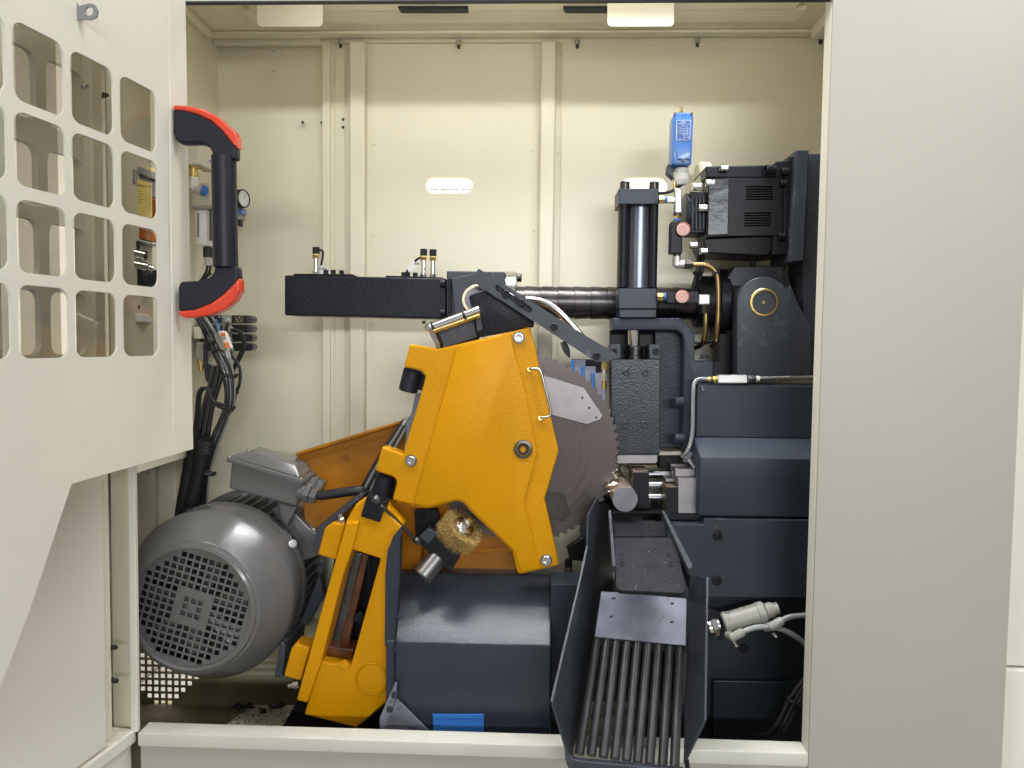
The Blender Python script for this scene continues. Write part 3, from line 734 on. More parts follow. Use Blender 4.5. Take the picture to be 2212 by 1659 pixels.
gp = plate('guide_plate', [(1170, 1062), (1178, 1064), (1219, 1068), (1223, 1085), (1230, 1108), (1219, 1127), (1178, 1120)], 1.852, .006, M_dplate, SH, bevel=.001)
for u, v in ((1192, 1110), (1219, 1113)): cyl('screw_hole', W(u, v, 1.8525), W(u, v, 1.8515), px(3.0, 1.85), M_ink, gp, n=12)

# ---------------------------------------------------------------- link bar with slot, nozzle and pipe
LB = thing('link_bar', W(1290, 782, 1.785), 'flat dark slotted bar slanting down to the right across the saw head', 'bar')
sl = []
a, b = Vector((1076, 622)), Vector((1143, 669)); d = (b-a).normalized(); n = Vector((-d.y, d.x))
for c, s0 in ((b, -90), (a, 90)):
    for i in range(9):
        t = R(s0+180*i/8); q = c+d*(math.cos(t)*6.5)+n*(math.sin(t)*6.5); sl.append((q.x, q.y))
plate('bar', [(1034, 580), (1267, 726), (1330, 764), (1329, 774), (1290, 782), (1282, 778), (1018, 607), (1018, 603)], 1.785, .012, M_greyflat, LB, holes=[sl])
plate('slot_backing', [(1060, 606), (1160, 672), (1150, 684), (1055, 620)], 1.799, .006, M_blacktex, LB, bevel=0)
for u, v, r in ((1093, 636, 8.5), (1125, 654, 8.5), (1197, 706, 8), (1289, 769, 8)):
    bolt(u, v, 1.784, r, LB, M_black, .8)
NZ = thing('coolant_nozzle', W(1228, 770, 1.80), 'pointed dark nozzle hanging under the slanting bar above the blade', 'nozzle')
a, b = W(1216, 738, 1.80), W(1226, 762, 1.80); ax = (b-a)
lathe('body', a, ax, [(px(6, 1.8), 0), (px(7.2, 1.8), .004), (px(7.2, 1.8), ax.length-.006), (px(6, 1.8), ax.length), (px(1.5, 1.8), ax.length+.012), (0, ax.length+.013)], M_dsteel, NZ, n=8, ang=25)
CT = thing('coolant_pipe', W(1265, 728, 1.81), 'bent bright steel coolant pipe arching behind the slanting bar', 'pipe')
tube('pipe', [(1138, 646, 1.83), (1165, 650, 1.82), (1192, 662, 1.815), (1218, 684, 1.812), (1242, 710, 1.81), (1262, 734, 1.81)], px(7.6, 1.82), M_steel, CT, n=14)
bolt(1088, 659, 1.83, 5, CT, M_brass, 1.5, ax=(1, -.3, 0), name='fitting')
BF = thing('brass_fitting', W(1305, 842, 1.84), 'slim brass and steel hose fitting upright beside the blade under the bar', 'fitting')
a = W(1305, 782, 1.84)
for nm, d0, d1, r, m, nn in (('hex_nut', 2, 16, 6.5, M_brass, 6), ('sleeve', 15, 24, 5, M_steel, 16), ('hex_nut', 23, 40, 6.5, M_steel, 6), ('sleeve', 39, 58, 4.5, M_brass, 16)):
    cyl(nm, a-Vector((0, 0, px(d0, 1.84))), a-Vector((0, 0, px(d1, 1.84))), px(r, 1.84), m, BF, n=nn)

# chromed tube pair held by ties on the head
TT = thing('steel_tube_pair', W(918, 706, 1.80), 'short pair of bright steel tubes strapped to the head above the yellow cover', 'pipe')
a, b = W(936, 705, 1.80), W(1036, 668, 1.80)
cyl('tube', a, b, px(8.5, 1.8), M_chrome, TT, n=20)
cyl('tube', a-Vector((0, .0, .010)), b-Vector((0, -.006, .012)), px(7, 1.8), M_brass, TT, n=20)
lathe('elbow', a, a-b, [(px(8.5, 1.8), 0), (px(9.5, 1.8), .006), (px(9, 1.8), .014), (px(5, 1.8), .02), (0, .021)], M_steel, TT, n=16)
tube('hose', [(930, 708, 1.80), (934, 722, 1.805), (944, 740, 1.82), (948, 756, 1.84)], px(5, 1.8), M_hose, TT, n=10)
tube('hose', [(938, 708, 1.81), (945, 722, 1.815), (953, 740, 1.83), (956, 754, 1.845)], px(4, 1.8), M_rubber, TT, n=10)
for u, v in ((1003, 681), (935, 705)):
    c = W(u, v, 1.80); d = (b-a).normalized()
    lathe('cable_tie', c-d*.003, d, [(px(10, 1.8), 0), (px(10.6, 1.8), .001), (px(10.6, 1.8), .005), (px(10, 1.8), .006)], M_rubber, TT, n=20)
bolt(916, 698, 1.80, 4, TT, M_rubber, 1.2, ax=(-.2, -.4, 1), name='plug')

# hose bundle that runs up the left side of the head
HBn = thing('head_hose_bundle', W(800, 1050, 1.88), 'bundle of grey and black hoses slanting up behind the yellow cover on its left', 'hose')
for k, (m, o) in enumerate(((M_hose, 0), (M_rubber, 8), (M_hose, 14), (M_rubber, -6))):
    tube('hose', [(876+o*.6, 908, 1.885), (862+o*.8, 930, 1.885), (838+o, 968, 1.885), (812+o, 1010, 1.885), (786+o, 1058, 1.89), (768+o, 1092, 1.91)], px(4.2, 1.88), m, HBn, n=8)
cyl('ferrule', W(879, 905, 1.88), W(872, 918, 1.88), px(6, 1.88), M_steel, HBn, n=14)

# ---------------------------------------------------------------- brush unit
BU = thing('brush_unit', W(930, 1250, 1.80), 'blue black brush drive with a steel cylinder, tilted under the saw head', 'brush drive')
plate('gearbox', [(897, 1166), (925, 1139), (1001, 1187), (973, 1238)], 1.795, .05, M_black, BU, bevel=.003)
plate('gearbox_step', [(905, 1160), (924, 1141), (945, 1153), (926, 1176)], 1.785, .02, M_greyflat, BU, bevel=.002)
cyl('motor_cylinder', W(946, 1202, 1.815), W(911, 1246, 1.79), px(23, 1.8), mat('grey_steel_tube', (.34, .33, .32), .3, .9, var=.1), BU, n=32, bevel=.003)
bolt(975, 1213, 1.796, 6, BU, M_black, .6)
plate('mounting_plate', [(895, 1102), (945, 1100), (950, 1130), (912, 1165), (898, 1160)], 1.86, .02, M_black, BU, bevel=.002)
for u, v in ((911, 1112), (905, 1137)): bolt(u, v, 1.859, 7, BU, M_black, .5)
cyl('drive_neck', W(958, 1165, 1.82), W(975, 1150, 1.82), px(13, 1.8), M_dsteel, BU, n=20)
CR = thing('control_rod', W(905, 1175, 1.76), 'thin dark rod with hexagonal ends reaching down to the brush drive', 'rod')
a, b = W(815, 1082, 1.745), W(900, 1168, 1.775); d = (b-a).normalized()
cyl('rod', a, b, px(4, 1.75), M_shaft, CR, n=12)
hexnut('rod_end', a-d*px(12, 1.75), d, px(10, 1.75), px(16, 1.75), M_dsteel, CR)
hexnut('lock_nut', a+d*px(12, 1.75), d, px(8, 1.75), px(14, 1.75), M_dsteel, CR)
hexnut('lock_nut', b-d*px(6, 1.75), d, px(8, 1.75), px(14, 1.75), M_dsteel, CR)
WB = thing('wire_brush', W(990, 1190, 1.81), 'round brass wire brush with a steel nut below the saw head', 'brush')
wc = W(992, 1149, 1.80); wax = (Vector((.60, -.34, .72))).normalized()
bm = bmesh.new(); x, y, z = frame(wax)
Rw = px(48, 1.8)
for i in range(2000):
    a = random.uniform(0, 2*math.pi); h = random.uniform(-1, 1)*px(19, 1.8)
    d = x*math.cos(a)+y*math.sin(a); t = x*-math.sin(a)+y*math.cos(a)
    r_in, r_out = Rw*.45, Rw*random.uniform(.84, 1.05)
    p = wc+d*r_in+z*h*.6; q = wc+d*r_out+z*h*random.uniform(.95, 1.3)+t*random.uniform(-.009, .009)
    w = .0009
    v = [bm.verts.new(p+t*w), bm.verts.new(p-t*w), bm.verts.new(p+z*w), bm.verts.new(q)]
    bm.faces.new((v[0], v[1], v[3])); bm.faces.new((v[1], v[2], v[3])); bm.faces.new((v[2], v[0], v[3]))
for i in range(3600):
    a = random.uniform(0, 2*math.pi); h = random.uniform(-1, 1)
    d = x*math.cos(a)+y*math.sin(a)
    if random.random() < .3: q = wc+d*Rw*random.uniform(.55, 1.0)+z*px(20, 1.8)*(1 if random.random() < .7 else -1)
    else: q = wc+d*Rw*random.uniform(.93, 1.05)+z*h*px(21, 1.8)
    e = [Vector((random.gauss(0, 1), random.gauss(0, 1), random.gauss(0, 1)))*.0011 for _ in range(3)]
    bm.faces.new([bm.verts.new(q+k) for k in e])
finish('bristles', bm, M_bristle, WB, kind='stuff', ang=1)
lathe('core', wc-wax*px(16, 1.8), wax, [(Rw*.78, 0), (Rw*.86, px(16, 1.8)), (Rw*.78, px(32, 1.8))], mat('brush_core', (.25, .16, .05), .6, .3, var=.3, vscale=200), WB, n=40)
lathe('flange', wc+wax*px(17, 1.8), wax, [(Rw*.48, 0), (Rw*.50, .002), (Rw*.46, .006), (Rw*.3, .009), (0, .009)], M_steel, WB, n=32)
hexnut('nut', wc+wax*(px(17, 1.8)+.009), wax, px(12, 1.8), px(12, 1.8), M_steel, WB)
cyl('stud', wc+wax*(px(28, 1.8)+.008), wc+wax*(px(37, 1.8)+.008), px(7, 1.8), M_steel, WB, n=16)

# ================================================================ bar pusher beam, sensors
PB = thing('pusher_beam', W(780, 690, 1.90), 'long black wrinkle-painted box beam reaching out to the left', 'beam')
PY = 1.90
plate('box_beam', [(614, 594), (964, 601), (964, 689), (614, 681)], PY, .10, M_blacktex, PB, bevel=.005, seg=3)
plate('top_plate', [(634, 591), (760, 592), (772, 597), (634, 595)], PY+.004, .07, M_black, PB, bevel=.001)
plate('top_plate', [(833, 595), (956, 599), (956, 602), (833, 600)], PY+.004, .07, M_black, PB, bevel=.001)
for u, v in ((704, 591), (720, 591), (738, 592), (872, 596), (881, 596), (897, 597)):
    bolt(u, v+1, PY+.02, 5.2, PB, M_black, 1.7, ax=(0, 0, 1))
for u, v in ((962, 613), (962, 676)): bolt(u-1, v, PY-.008, 8, PB, M_black, 1.2, ax=(-1, 0, 0))
plate('end_flange', [(965, 586), (970, 586), (970, 690), (965, 690)], PY-.012, .11, M_black, PB, bevel=.001)
def sensor(u, v0, v1, y, lab):
    t = thing('proximity_sensor', W(u, v1, y), lab, 'sensor', 'sensors on the beam')
    a = W(u, v1, y)
    def seg(nm, va, vb, r, m, n=18, **k):
        return cyl(nm, Vector((a.x, a.y, Z(u, va, y))), Vector((a.x, a.y, Z(u, vb, y))), px(r, y), m, t, n=n, **k)
    h = v1-v0
    seg('barrel', v1+2, v0+24, 5.6, M_chrome)
    seg('lock_nut', v1+1, v1-4, 8, M_steel, 6)
    seg('coupling_nut', v0+25, v0+17, 7.6, M_brass, 6)
    seg('colour_ring', v0+17.2, v0+15, 7.4, M_label)
    bm = bmesh.new()
    pr = []
    for k in range(5):
        z0 = px(k*3.0, y); pr += [(px(6.6, y), z0), (px(7.9, y), z0+px(.8, y)), (px(7.9, y), z0+px(2.1, y)), (px(6.6, y), z0+px(2.9, y))]
    add_lathe(bm, Vector((a.x, a.y, Z(u, v0+15, y))), Vector((0, 0, 1)), pr, 20)
    finish('plug', bm, M_rubber, t)
    return t
sensor(683, 534, 591, PY+.03, 'lone proximity sensor with a ribbed black plug at the left end of the beam')
sensor(915, 538, 597, PY+.03, 'left one of the two close-set proximity sensors on the beam')
sensor(935, 539, 597, PY+.03, 'right one of the two close-set proximity sensors on the beam, nearest the saw head')
for pts, tg, lab in (([(690, 540, PY+.045), (697, 543, PY+.06), (697, 556, PY+.062), (694, 572, PY+.06), (692, 584, PY+.06)], [(692, 573), (709, 577), (709, 583), (696, 592), (691, 591)], 'short black lead with a white cable tag behind the lone sensor'),
                     ([(909, 556, PY+.045), (900, 561, PY+.06), (890, 572, PY+.062), (880, 585, PY+.06), (878, 594, PY+.06)], [(893, 562), (902, 572), (886, 590), (879, 580)], 'short black lead with a white cable tag beside the pair of sensors')):
    t = thing('sensor_lead', W(*pts[-1]), lab, 'cable')
    tube('lead', pts, px(2.6, PY), M_rubber, t, n=8)
    plate('cable_tag', tg, PY+.05, .001, M_white, t, bevel=0)
    for k in range(3): plate('print', [(tg[0][0]+3+k*4, tg[0][1]+5), (tg[0][0]+5+k*4, tg[0][1]+5), (tg[0][0]+4.4+k*4, tg[0][1]+10), (tg[0][0]+2.4+k*4, tg[0][1]+10)], PY+.0495, .0004, M_ink, t, bevel=0)

# feed shaft behind the head
FS = thing('feed_shaft', W(1340, 690, 2.02), 'thick dark steel feed shaft covered by a spiral band, running to the right', 'shaft')
SY = 2.02
a, b = W(1100, 653, SY), W(1560, 653, SY); b.z = a.z
n_ = 13; L_ = (b-a)
for k in range(n_):
    p, q = a+L_*(k/n_), a+L_*((k+1)/n_)
    lathe('spiral_band', p, q-p, [(px(33.5, SY), -.001), (px(35.2, SY), 0), (px(35.2, SY), (q-p).length*.15), (px(33.6, SY), (q-p).length)], M_shaft, FS, n=40)
lathe('end_flange', W(1091, 640, 1.985), (1, 0, 0), [(px(52, SY), 0), (px(52, SY), .028), (px(50, SY), .030), (px(30, SY), .03)], M_steel, FS, n=44)
bolt(1117, 600, 1.96, 9, FS, M_shaft, 1.1, ax=(1, 0, 0))
lathe('bearing_collar', W(1500, 652, SY), (1, 0, 0), [(px(52, SY), 0), (px(55, SY), .004), (px(55, SY), .05), (px(70, SY), .052), (px(70, SY), .075), (px(62, SY), .08), (px(62, SY), .12)], M_black, FS, n=52)

# ================================================================ vertical clamp cylinder
CY = 1.90
VC = thing('clamp_cylinder', W(1378, 684, CY), 'upright hydraulic clamp cylinder with a grey barrel between square heads', 'cylinder')
pbox('top_head', 1336, 407, 1424, 441, CY, .10, M_grey, VC, bevel=.002)
pbox('bottom_head', 1337, 623, 1419, 667, CY, .10, M_grey, VC, bevel=.002)
pbox('base_flange', 1338, 668, 1418, 686, CY+.002, .10, M_grey, VC, bevel=.002)
ct = W(1381, 441, CY+.05); cb = W(1378, 623, CY+.05); ct.x = cb.x = (ct.x+cb.x)/2
cyl('barrel', cb, ct, px(25, CY+.05), M_barrel, VC, n=40)
for u0, u1 in ((1337, 1356), (1404, 1420)):
    for yy in (CY+.012, CY+.082):
        p = W((u0+u1)/2, 532, yy)
        cyl('tie_rod', Vector((p.x, p.y, cb.z)), Vector((p.x, p.y, ct.z)), px(8.6, CY), M_black, VC, n=20)
    q0, q1 = W(u0, 532, CY+.03), W(u1, 532, CY+.03)
    box('side_cover', (q0.x, q0.y, cb.z), (q1.x, q0.y+.04, ct.z), M_black, VC, bevel=.002)
for u in (1350, 1413):
    for yy in (CY+.012, CY+.082):
        bolt(0, 0, 0, 10.5, VC, M_shaft, 1.5, ax=(0, 0, 1), pos=Vector((W(u, 400, yy).x, yy, Z(1380, 407, CY))))

# clamp slide frame
CF = thing('clamp_stand', W(1420, 980, CY), 'dark grey cast C-shaped frame under the clamp cylinder with bolted slide plate', 'machine frame')
FY = 1.915
plate('frame_casting', [(1323, 687), (1470, 687), (1501, 719), (1501, 780), (1541, 780), (1541, 980), (1474, 980), (1478, 735), (1474, 722), (1462, 713), (1323, 713)], FY, .09, M_greyrough, CF, bevel=.004, seg=3)
plate('web', [(1415, 713), (1480, 713), (1480, 966), (1415, 966)], FY+.045, .03, M_greyrough, CF, bevel=.002)
plate('back_column', [(1318, 713), (1420, 713), (1420, 790), (1318, 790)], FY+.075, .02, M_black, CF, bevel=.002)
plate('guide_strip', [(1318, 744), (1341, 744), (1341, 776), (1318, 776)], FY-.005, .05, M_greyflat, CF, bevel=.002)
plate('guide_strip', [(1403, 744), (1427, 744), (1427, 776), (1403, 776)], FY-.005, .05, M_greyflat, CF, bevel=.002)
for u, v in ((1326, 759), (1417, 759)): bolt(u, v, FY-.005, 7, CF, M_black, .5)
rc0, rc1 = W(1369, 713, FY+.03), W(1369, 748, FY+.03)
cyl('piston_rod', rc1, rc0, px(13.5, FY), M_chrome, CF, n=28)
lathe('coupling', W(1370, 778, FY+.03), (0, 0, 1), [(px(21, FY), 0), (px(21, FY), px(9, FY)), (px(18, FY), px(10, FY)), (px(18, FY), px(22, FY)), (px(20, FY), px(23, FY)), (px(20, FY), px(30, FY)), (px(13, FY), px(32, FY))], M_shaft, CF, n=32)
sp = plate('slide_plate', [(1320, 776), (1426, 776), (1426, 981), (1326, 981), (1326, 900), (1320, 900)], FY-.012, .055, M_wet, CF, bevel=.002)
for u, v, r in ((1353, 804, 8), (1394, 804, 8), (1352, 917, 8), (1393, 917, 8), (1343, 970, 6), (1400, 970, 6)):
    bolt(u, v, FY-.012, r, sp, M_greyflat, .5)
plate('clamp_jaw', [(1334, 982), (1421, 982), (1421, 998), (1416, 1002), (1334, 1002), (1329, 994)], FY-.008, .05, M_steelmat, CF, bevel=.002)
for v in (868, 947):
    bolt(1475, v, FY-.01, 10.5, CF, M_grey, 1.8, ax=(-1, -.15, 0))

# blue sprung wipers behind the blade
for k, (u, v, lab) in enumerate(((1240, 778, 'blue and grey block highest up behind the blade teeth'), (1262, 792, 'blue and grey block in the middle behind the blade teeth'), (1284, 806, 'blue and grey block lowest behind the blade teeth'))):
    t = thing('scraper_block', W(u+12, v+50, 1.97-k*.01), lab, 'block', 'blocks behind the blade')
    pbox('block', u, v, u+25, v+60, 1.97-k*.01, .02, M_plate, t, bevel=.001)
    pbox('blue_edge', u-6, v, u-.5, v+60, 1.968-k*.01, .02, M_tape, t, bevel=.0008)
plate('scraper_bracket', [(1234, 776), (1296, 776), (1310, 800), (1310, 850), (1240, 850)], 1.995, .01, M_black, label='black plate behind the blue blocks beside the blade', cat='plate', bevel=.001)

# ================================================================ servo motor, gearbox
SV = thing('servo_motor', W(1600, 552, 1.88), 'black servo motor with ventilation slots and silver screws on the upper right', 'motor')
VY = 1.90
plate('top_cover', [(1524, 359), (1676, 356), (1676, 384), (1526, 384)], VY+.012, .15, M_black, SV, bevel=.003)
louv = []
for v0 in (402, 459):
    for k in range(6):
        v = v0+k*5.4; du = -4 if v0 > 420 else 0
        louv.append([W(u, vv, VY) for u, vv in ((1612+du, v), (1670+du, v-.4), (1669.6+du, v+2.8), (1611.6+du, v+3.2))])
prism('side_cover', [W(u, v, VY) for u, v in ((1530, 386), (1578, 384), (1692, 384), (1689, 508), (1575, 509), (1526, 512))], (0, .018, 0), M_black, SV, holes=louv)
pbox('louvre_back', 1605, 396, 1678, 498, VY+.0185, .005, M_ink, SV, bevel=0)
plate('body', [(1528, 385), (1690, 385), (1688, 520), (1526, 514)], VY+.025, .13, M_black, SV, bevel=.003)
plate('gloss_panel', [(1531, 388), (1576, 386), (1573, 507), (1528, 509)], VY-.004, .006, mat('glossy_black_paint', (.016, .017, .022), .22, bump=.8, bscale=45, var=.3, spec=.3), SV, bevel=.002)
plate('lower_cover', [(1520, 515), (1670, 509), (1668, 535), (1660, 552), (1528, 547), (1520, 528)], VY+.012, .14, M_black, SV, bevel=.003)
plate('mounting_flange', [(1676, 348), (1705, 346), (1703, 548), (1668, 551), (1672, 510), (1692, 508), (1693, 384), (1676, 384)], VY-.002, .16, M_black, SV, bevel=.003)
plate('connector_box', [(1491, 413), (1527, 415), (1527, 503), (1489, 503)], VY+.02, .09, M_black, SV, bevel=.002)
for k in range(4): pbox('rib', 1494+k*8, 425, 1498+k*8, 495, VY+.012, .012, M_greyflat, SV, bevel=.001)
lathe('encoder_cap', W(1476, 458, VY+.06), (1, 0, 0), [(px(38, VY), 0), (px(40, VY), .004), (px(40, VY), .03)], M_greyflat, SV, n=40)
lathe('encoder_shell', W(1503, 405, VY+.13), (1, 0, 0), [(px(50, VY), 0), (px(56, VY), .006), (px(56, VY), .03)], M_beige, SV, n=40)
for u, v, r in ((1564, 364, 7.5), (1535, 396, 8.5), (1506, 403, 8.5), (1519, 450, 8.5), (1520, 543, 7.5), (1498, 530, 7.5)):
    bolt(u+7, v, VY+.004, r, SV, M_steel, 2.0, ax=(-1, 0, 0))
for u, v, r in ((1668, 368, 11), (1698, 372, 8.5), (1693, 397, 7), (1690, 512, 8.5)):
    bolt(u+4, v, VY-.006, r, SV, M_black, 1.8, ax=(-1, -.2, 0))
SP = thing('servo_mount', W(1726, 800, 1.90), 'upright grey steel mounting plates behind the servo motor at the right edge', 'mounting plate')
plate('front_plate', [(1720, 324), (1748, 324), (1735, 563), (1705, 566)], VY-.02, .16, M_greyflat, SP, bevel=.002)
plate('adapter_plate', [(1704, 339), (1720, 337), (1706, 546), (1695, 548)], VY+.0, .14, M_black, SP, bevel=.002)
plate('side_cheek', [(1748, 332), (1800, 332), (1800, 815), (1740, 815), (1735, 563)], VY+.01, .12, M_greyflat, SP, bevel=.002)
# trunnion
GB = thing('trunnion', W(1650, 812, 1.90), 'dark grey trunnion block with a brass ring round its pin, below the servo motor', 'machine block')
plate('gear_housing', [(1586, 575), (1700, 574), (1708, 615), (1708, 640), (1560, 690), (1560, 620)], 1.955, .08, M_greyflat, GB, bevel=.003)
arch = [(1650+58*math.cos(R(a)), 656-58*math.sin(R(a))) for a in range(180, 20, -10)]
plate('trunnion_cheek', [(1592, 812)]+arch+[(1708, 615), (1722, 650), (1752, 705), (1752, 812)], 1.895, .05, M_greyflat, GB, bevel=.003, seg=3)
lathe('brass_ring', W(1650, 653, 1.894), (0, -1, 0), [(px(30, 1.89), -.001), (px(30, 1.89), .003), (px(29, 1.89), .004), (px(25.5, 1.89), .004), (px(25, 1.89), 0)], M_brass, GB, n=48)
lathe('pin_face', W(1650, 653, 1.894), (0, -1, 0), [(px(24.6, 1.89), -.001), (px(24.6, 1.89), .002), (px(3.6, 1.89), .002), (px(3.2, 1.89), -.003), (0, -.003)], M_greyflat, GB, n=48)
plate('rear_block', [(1555, 720), (1592, 720), (1592, 812), (1540, 812), (1540, 780), (1555, 780)], 1.97, .03, M_black, GB, bevel=.002)
bolt(1522, 775, 1.93, 9, GB, M_greyflat, 1.0, ax=(0, 0, 1), hexhead=True)
bolt(1625, 574, 1.97, 6, GB, M_black, 1.2, ax=(0, 0, 1))
# mains cable behind the servo
MC = thing('servo_cable', W(1500, 615, 1.98), 'pair of black cables dropping behind the servo motor', 'cable')
for o in (0, 9): tube('cable', [(1510+o, 545, 1.985), (1508+o, 575, 1.985), (1502+o, 605, 1.985), (1494+o, 640, 1.99)], px(4.4, 1.98), M_rubber, MC, n=10)
hexnut('cable_tie', W(1497, 590, 1.98), (1, 0, 0), px(4, 1.98), px(20, 1.98), M_rubber, MC)

# ================================================================ pressure switch and oil fittings
PS = thing('pressure_switch', W(1476, 400, 1.86), 'blue pressure switch with a printed label and a white cable gland, above the clamp cylinder', 'switch')
QY = 1.855
plate('body', [(1455, 250), (1458, 243), (1495, 243), (1498, 251), (1494, 353), (1490, 357), (1452, 355)], QY+.004, .058, M_blue, PS, bevel=.003, seg=3)
plate('front_cover', [(1458, 253), (1497, 253), (1493.5, 322), (1493, 345), (1463, 345), (1463, 338), (1457, 322)], QY, .012, M_blue, PS, bevel=.002, seg=3)
pl = plate('name_plate', [(1461.5, 259), (1492, 259), (1490.5, 301), (1488, 303), (1460.5, 303)], QY-.0007, .001, M_winc, PS, bevel=0)
plate('plate_field', [(1462.6, 260), (1491, 260), (1489.6, 300.6), (1487.6, 302), (1461.6, 302)], QY-.0011, .0006, M_bluelab, pl, bevel=0)
ty = QY-.0013
text('ARS', 1476, 249, QY+.0006, 7.5, M_bluelab, PS, shear=.4, th=.0008)
text('DNN', 1476, 263.6, ty, 4.6, M_winc, pl)
text('PRESSURE SWITCH', 1477, 267.5, ty, 2.6, M_winc, pl)
text('MPa   bar', 1479, 271.6, ty, 3.2, M_winc, pl)
for k, s in enumerate(('1    10', '4    40', '6    60')):
    v = 275.6+k*5.3
    text(s, 1481, v, ty, 3.6, M_winc, pl)
    plate('scale_line', [(1467, v-1), (1469, v-1), (1472, v+1.6), (1489, v+1.8), (1489, v+2.3), (1471.5, v+2.1), (1468.5, v-.4), (1467, v-.4)], ty, .0003, M_winc, pl, bevel=0)
pbox('scale_window', 1463, 270, 1466, 293, ty, .0004, M_dsteel, pl, bevel=0)
text('AC250V 3A', 1480, 291.5, ty, 2.6, M_winc, pl)
text('CE', 1486, 296.8, ty, 4.4, M_winc, pl)
text('UL', 1479, 296.8, ty, 4.2, M_winc, pl)
text('MADE IN JAPAN', 1474, 300.6, ty, 2.0, M_winc, pl)
for u, v in ((1458, 246), (1494, 246)): bolt(u, v, QY+.003, 3.2, PS, M_shaft, .5, name='screw')
bolt(1477, 346, QY+.001, 4, PS, M_shaft, .6, name='screw')
lathe('adjuster_stem', W(1471, 244, QY+.03), (0, 0, 1), [(px(5, QY), -.002), (px(5, QY), px(3, QY)), (px(3, QY), px(3.4, QY)), (px(3, QY), px(14, QY)), (0, px(15, QY))], M_brass, PS, n=16)
plate('rear_bracket', [(1443, 355), (1490, 355), (1486, 366), (1456, 364), (1455, 386), (1447, 378), (1441, 372)], QY+.03, .03, M_greyflat, PS, bevel=.001)
g = W(1473, 364, QY+.03)
gl = lathe('cable_gland', g, (0, 0, -1), [(px(14, QY), 0), (px(15, QY), px(2, QY)), (px(15, QY), px(8, QY)), (px(13, QY), px(8.6, QY)), (px(13, QY), px(11, QY)), (px(15.5, QY), px(11.5, QY)), (px(15.5, QY), px(24, QY)), (px(14, QY), px(30, QY)), (px(10, QY), px(35, QY)), (0, px(35, QY))], M_white, PS, n=14)
tube('lead', [(1473, 396, QY+.03), (1468, 402, QY+.03), (1455, 411, QY+.03), (1440, 416, QY+.04), (1424, 417, QY+.06), (1408, 416, QY+.10)], px(3.4, QY), M_rubber, PS, n=10)

OV = thing('upper_oil_valve', W(1463, 580, 1.87), 'silver tee with black flow valve and red knob, under the blue switch', 'valve')
OY = 1.865
pbox('tee_block', 1458, 406, 1473, 460, OY, .022, M_alu, OV, bevel=.003)
pbox('tee_arm', 1441, 424, 1460, 437, OY+.004, .016, M_alu, OV, bevel=.002)
cyl('stem', W(1458, 410, OY+.02), W(1458, 386, OY+.03), px(4, OY), M_brass, OV, n=14)
hexnut('brass_nut', W(1424, 432, OY+.012), (1, 0, 0), px(9, OY), px(11, OY), M_brass, OV)
cyl('seal_ring', W(1435, 432, OY+.012), W(1440, 432, OY+.012), px(7.4, OY), M_tape, OV, n=18)
def vcyl(nm, u, va, vb, y, r, m, par, n=18):
    p = W(u, (va+vb)/2, y); return cyl(nm, Vector((p.x, y, Z(u, vb, y))), Vector((p.x, y, Z(u, va, y))), px(r, y), m, par, n=n)
vcyl('thread', 1463, 459, 466, OY+.012, 8, M_shaft, OV)
vcyl('brass_nut', 1463, 465, 474, OY+.012, 7, M_brass, OV, 6)
vcyl('seal_ring', 1463, 473, 477, OY+.012, 7.6, M_tape, OV)
plate('valve_body', [(1449, 481), (1453, 476), (1472, 476), (1475, 481), (1474, 548), (1447, 548)], OY-.003, .028, M_blacktex, OV, bevel=.003)
def knob(u, v, y, par, glyph):
    k = lathe('knob', W(u, v, y), (0, -1, 0), [(px(14.4, y), 0), (px(14.8, y), .004), (px(14.8, y), .010), (px(13.6, y), .013), (0, .013)], M_red2, par, n=32)
    ROOT[k.name] = ROOT[par.name]
    f = lathe('dial', W(u, v, y-.0132), (0, -1, 0), [(px(12.6, y), 0), (px(12.4, y), .0006), (0, .0006)], M_pink2, k, n=32)
    for r in (10, 6.6): lathe('ring_print', W(u, v, y-.0139), (0, -1, 0), [(px(r, y), 0), (px(r, y), .0003), (px(r-.9, y), .0003), (px(r-.9, y), 0)], M_red2, k, n=32, cap=False)
    text(glyph, u, v, y-.0142, 8, M_red2, k)
M_red2 = mat('dull_red_plastic', (.30, .075, .055), .4, var=.1)
M_pink2 = mat('pale_pink_label', (.72, .47, .42), .45, var=.04)
knob(1475, 496, OY-.003, OV, 'N')
vcyl('neck', 1462, 547, 556, OY+.012, 8, M_shaft, OV, 12)
vcyl('elbow', 1462, 554, 574, OY+.012, 9, M_alu, OV)
cyl('elbow_arm', W(1458, 570, OY+.012), W(1480, 571, OY+.012), px(9, OY), M_alu, OV, n=18)
hexnut('union_nut', W(1477, 571, OY+.012), (1, 0, 0), px(11, OY), px(19, OY), M_shaft, OV)
LV = thing('lower_oil_valve', W(1480, 660, 1.88), 'black flow valve lying flat with red round knob and silver elbow, lower of two', 'valve')
LY = 1.872
hexnut('brass_nut', W(1420, 641, LY+.012), (1, 0, 0), px(9, LY), px(13, LY), M_brass, LV)
cyl('seal_ring', W(1434, 641, LY+.012), W(1440, 641, LY+.012), px(8.5, LY), M_tape, LV, n=18)
plate('valve_body', [(1440, 631), (1508, 629), (1510, 633), (1510, 652), (1508, 655), (1440, 655)], LY, .026, M_blacktex, LV, bevel=.003)
knob(1473, 641, LY, LV, 'H')
pbox('elbow', 1509, 636, 1534, 658, LY+.002, .022, M_alu, LV, bevel=.003)
vcyl('union_nut', 1523, 658, 677, LY+.012, 9, M_shaft, LV, 6)
BP = thing('long_brass_pipe', W(1545, 748, 1.885), 'brownish metal oil pipe curving over and down from the upper valve', 'pipe')
